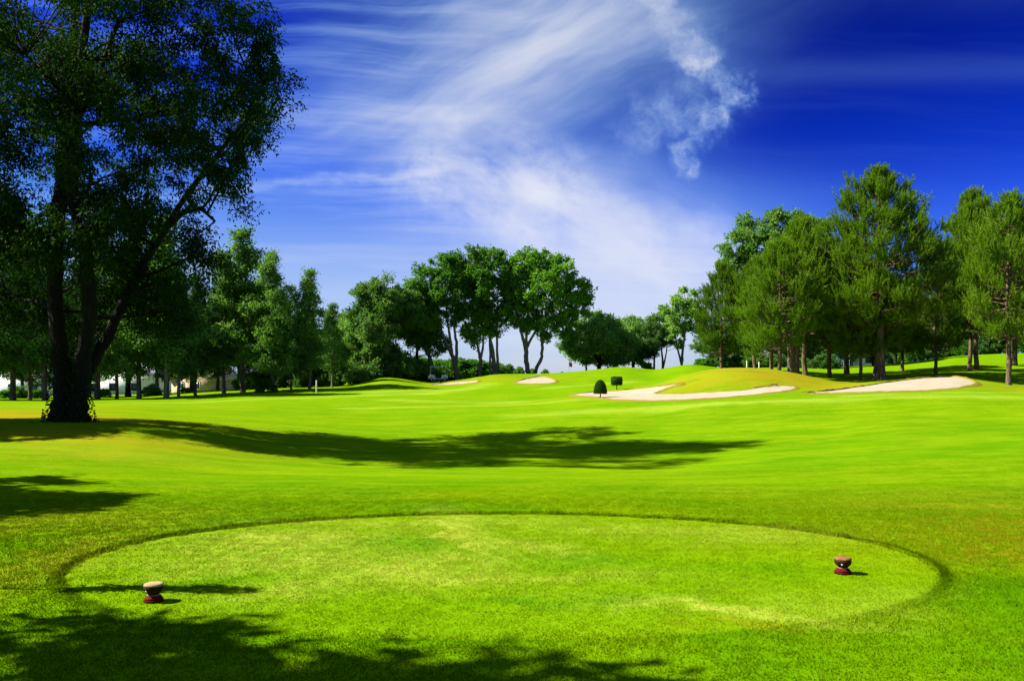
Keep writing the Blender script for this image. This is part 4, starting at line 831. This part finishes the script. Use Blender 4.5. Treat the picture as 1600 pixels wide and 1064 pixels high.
b = Buf(); P_ = np.array([[(1.05, -.54, .92), (1.05, .54, .92)], [(.93, -.54, 1.80), (.93, .54, 1.80)]]); P2 = P_+np.array([.01, 0, 0]); b.faces4(np.concatenate([P_.reshape(-1, 3), P2.reshape(-1, 3)]), [(0, 1, 3, 2), (4, 6, 7, 5), (0, 4, 5, 1), (2, 3, 7, 6), (0, 2, 6, 4), (1, 5, 7, 3)]); part('windscreen', b, m_screen, cart)
b = Buf(); th = np.arange(17)/16*2*pi; tube(b, np.column_stack([.42+.04*np.cos(th), .25+.17*np.sin(th), 1.02+.16*np.cos(th)]), [.014]*17, 5); tube(b, [(.75, .25, .75), (.42, .25, 1.02)], [.018, .018], 5); part('steering_wheel', b, m_black, cart)
for sx in (-.8, .85):
    for sy in (-.58, .58):
        b = Buf(); th = np.arange(20)/20*2*pi
        P_ = np.array([[(sx+r*math.cos(t), sy+o, .23+r*math.sin(t)) for t in th] for r, o in ((.12, -.07), (.21, -.07), (.23, -.03), (.23, .03), (.21, .07), (.12, .07))]); b.grid(P_); w_ = part('wheel', b, m_black, cart, True)
        b = Buf(); P_ = np.array([[(sx+r*math.cos(t), sy+o, .23+r*math.sin(t)) for t in th] for r, o in ((.001, -.05), (.12, -.06), (.12, .06), (.001, .05))]); b.grid(P_); part('hub', b, m_cream, w_)

# ------------------------------------------------------------------ flag, posts, rakes
m_flag = plain('flag_red', (0.45, 0.06, 0.03), .8, .1)
fx, fy, fz = at(889, 104); fl = empty('flagstick', (fx, fy, fz)); tag(fl, 'thin flagstick with small red flag against the pale sky', 'golf flag')
b = Buf(); tube(b, [(0, 0, 0), (0, 0, 2.35-fz+2.2)], [.02, .014], 6); part('pole', b, m_white, fl)
hh = 4.5-fz; b = Buf(); P_ = np.array([[(.03+.40*i/6, .05*math.sin(i*1.1+j*.6), hh-.05-.62*j/4-.22*i/6*(1-j/8)) for i in range(7)] for j in range(5)]); P2 = P_+np.array([0, .012, 0])
b.grid(P_, closed=False); b.grid(P2, closed=False); part('flag', b, m_flag, fl, True)
for px, y, hpost, lb_ in [(494.5, 80, 1.25, 'white post standing at the edge of the left woods'), (1167, 104, 1.0, 'left white post beyond the lone pine'), (1186, 104, .8, 'right white post beyond the lone pine')]:
    x, y_, z = at(px, y); b = Buf(); lathe(b, [(.07, -.1), (.07, hpost-.05), (.05, hpost), (.001, hpost+.01)], 10); o = part('marker_post', b, m_white, None, True); o.location = (x, y_, z); tag(o, lb_, 'post')
def rake(px0, row0, px1, row1, label):
    a = raycast(px0, row0); c_ = raycast(px1, row1); za, zc = float(terrain(*a))+.12, float(terrain(*c_))+.14
    e = empty('bunker_rake', (a[0], a[1], za)); tag(e, label, 'rake', 'rakes left at the bunker edges'); d = np.array([c_[0]-a[0], c_[1]-a[1], zc-za]); d = d/np.linalg.norm(d)*min(2.0, np.linalg.norm(d))
    b = Buf(); tube(b, [(0, 0, 0), d], [.022, .022], 6); part('handle', b, m_wood2, e)
    s = unit(np.array([-d[1], d[0], 0])); b = Buf(); tube(b, [d-s*.33, d+s*.33], [.035, .035], 6); hd = part('rake_head', b, m_black, e)
    b = Buf()
    for i in range(12): q = d+s*(-.3+i*.0545); tube(b, [q, q+np.array([0, 0, -.09])], [.009, .005], 4)
    part('tines', b, m_black, hd)['kind'] = 'stuff'
rake(1178, 608, 1210, 603.5, 'dark rake lying on the dry lip of the long bunker')
rake(1252, 616, 1268, 615.3, 'dark rake lying at the left tip of the broad bunker')

# ------------------------------------------------------------------ banana plant beside the rounded bushy tree
x, y, z = at(916, 106); e = empty('banana_plant', (x, y, z-.1)); tag(e, 'banana plant with arching fronds at the foot of the rounded bushy tree', 'plant')
b = Buf(); tube(b, [(0, 0, 0), (.02, 0, .5), (0, 0, 1.1)], [.16, .13, .08], 8); part('stem', b, m_bark_grey, e, True)
rng = np.random.default_rng(3)
for i in range(11):
    a = i*2.4+.5; L_ = rng.uniform(1.5, 2.3); el = rng.uniform(.6, 1.3); s = np.linspace(0, 1, 9)
    r_ = L_*np.sin(s*1.2)*math.cos(el)*1.1; zc = .9+L_*(s*math.sin(el)-.45*s**2.4); w = .22*np.sin(np.clip(s*1.02+.04, 0, 1)*pi)**.6+.01
    c_, s_ = math.cos(a), math.sin(a)
    P_ = np.array([[(c_*r_[j]-s_*w[j]*q, s_*r_[j]+c_*w[j]*q, zc[j]-abs(q)*w[j]*.35) for q in (-1, -.5, 0, .5, 1)] for j in range(9)])
    b = Buf(); b.grid(P_, closed=False); b.grid(P_+np.array([0, 0, -.012]), closed=False); me = b.mesh('frond', m_leaf_shrub, True); link(bpy.data.objects.new('frond', me), e)

# ------------------------------------------------------------------ houses behind the trees
m_wall = plain('white_render', (0.72, 0.71, 0.68), .8, .2, var=.12, sc=.8); m_roofw = plain('pale_roof', (0.55, 0.55, 0.55), .6, .3, var=.2, sc=2); m_rooft = plain('tan_roof', (0.50, 0.36, 0.19), .8, .2, var=.3, sc=1.5); m_dark = plain('dark_glass', (0.03, 0.035, 0.04), .15, .5); m_roofg = plain('grey_roof', (0.24, 0.2, 0.17), .8, .2, var=.3, sc=1.5)
def house(name, x, y, z, w, d, hw, hr, label, wallm, roofm, wins, doors, rz=0.0, ridge='x', over=.5):
    e = empty(name, (x, y, z), rz); tag(e, label, 'house')
    b = Buf(); box(b, -w/2, w/2, -d/2, d/2, -1.0, hw)
    if ridge == 'y': b.faces4([(-w/2, -d/2, hw), (w/2, -d/2, hw), (0.01, -d/2, hw+hr), (-.01, -d/2, hw+hr)], [(0, 1, 2, 3)]); b.faces4([(-w/2, d/2, hw), (w/2, d/2, hw), (0.01, d/2, hw+hr), (-.01, d/2, hw+hr)], [(0, 3, 2, 1)])
    part('wall', b, wallm, e)
    W2, D2 = w/2+over, d/2+over; t = .14
    b = Buf()
    if ridge == 'x': sl = [[(-W2, -D2, hw-.02-over*hr/(d/2)), (W2, -D2, hw-.02-over*hr/(d/2)), (W2, 0, hw+hr), (-W2, 0, hw+hr)], [(-W2, D2, hw-.02-over*hr/(d/2)), (W2, D2, hw-.02-over*hr/(d/2)), (W2, 0, hw+hr), (-W2, 0, hw+hr)]]
    else: sl = [[(-W2, -D2, hw-.02-over*hr/(w/2)), (-W2, D2, hw-.02-over*hr/(w/2)), (0, D2, hw+hr), (0, -D2, hw+hr)], [(W2, -D2, hw-.02-over*hr/(w/2)), (W2, D2, hw-.02-over*hr/(w/2)), (0, D2, hw+hr), (0, -D2, hw+hr)]]
    for q in sl:
        v = [(a_, b_, c_+.01) for a_, b_, c_ in q]+[(a_, b_, c_+.01+t) for a_, b_, c_ in q]
        b.faces4(v, [(0, 1, 2, 3), (4, 7, 6, 5), (0, 4, 5, 1), (1, 5, 6, 2), (3, 2, 6, 7), (0, 3, 7, 4)])
    part('roof', b, roofm, e)
    for kind, arr in (('window', wins), ('door', doors)):
        for (cx_, zb, ww, hh_) in arr:
            b = Buf(); f_ = .07; yf = -d/2
            for (x0, x1, z0_, z1) in ((cx_-ww/2-f_, cx_-ww/2, zb-f_, zb+hh_+f_), (cx_+ww/2, cx_+ww/2+f_, zb-f_, zb+hh_+f_), (cx_-ww/2, cx_+ww/2, zb+hh_, zb+hh_+f_), (cx_-ww/2, cx_+ww/2, zb-f_, zb)): box(b, x0, x1, yf-.06, yf+.02, z0_, z1)
            fo = part(kind, b, m_roofw, e)
            b = Buf(); box(b, cx_-ww/2, cx_+ww/2, yf-.025, yf+.02, zb, zb+hh_); part('pane' if kind == 'window' else 'door_leaf', b, m_dark, fo)
    return e
x, y, z = at(1368, 152); house('house', x, y, z-.2, 9.0, 7, 2.6, 1.6, 'white house with dark doorways seen between the pine trunks', m_wall, m_roofw, [(-2.9, .9, 1.2, 1.2)], [(-.6, .05, 1.1, 2.1), (1.2, .05, 1.1, 2.1), (3.0, .05, .9, 2.1)], 0, 'y')
x, y, z = at(322, 128); house('house', x, y, z-.3, 7.5, 7, 2.4, 2.6, 'tan gabled house behind the left woods', m_rooft, m_rooft, [(-1.6, .8, 1.0, 1.1), (1.6, .8, 1.0, 1.1)], [], -.4, 'y', .4)
x, y, z = at(208, 140); house('house', x, y, z-.3, 14, 8, 3.6, 1.8, 'long white house seen between trunks of the left woods', m_wall, m_wall, [(-5, .9, 1.2, 1.2), (-2, .9, 1.2, 1.2), (1.5, .9, 1.2, 1.2), (4.8, .9, 1.2, 1.2)], [], .15, 'x', .6)
x, y, z = at(45, 136); house('house', x, y, z-.3, 15, 8, 3.6, 1.6, 'white house left of the big forked trunk', m_wall, m_wall, [(-4, .9, 1.2, 1.2), (0, .9, 1.2, 1.2), (4, .9, 1.2, 1.2)], [], -.1, 'x', .6)
tot = 0; seen = set()
for o in bpy.data.objects:
    if o.type == 'MESH' and o.data.name not in seen: seen.add(o.data.name); tot += sum(1 if len(p.vertices) == 3 else 2 for p in o.data.polygons) if len(o.data.polygons) < 1000 else len(o.data.loops)-2*len(o.data.polygons)
open('/tmp/tri.txt','w').write(str(tot)) if False else print('unique triangles', tot, 'objects', len(bpy.data.objects))
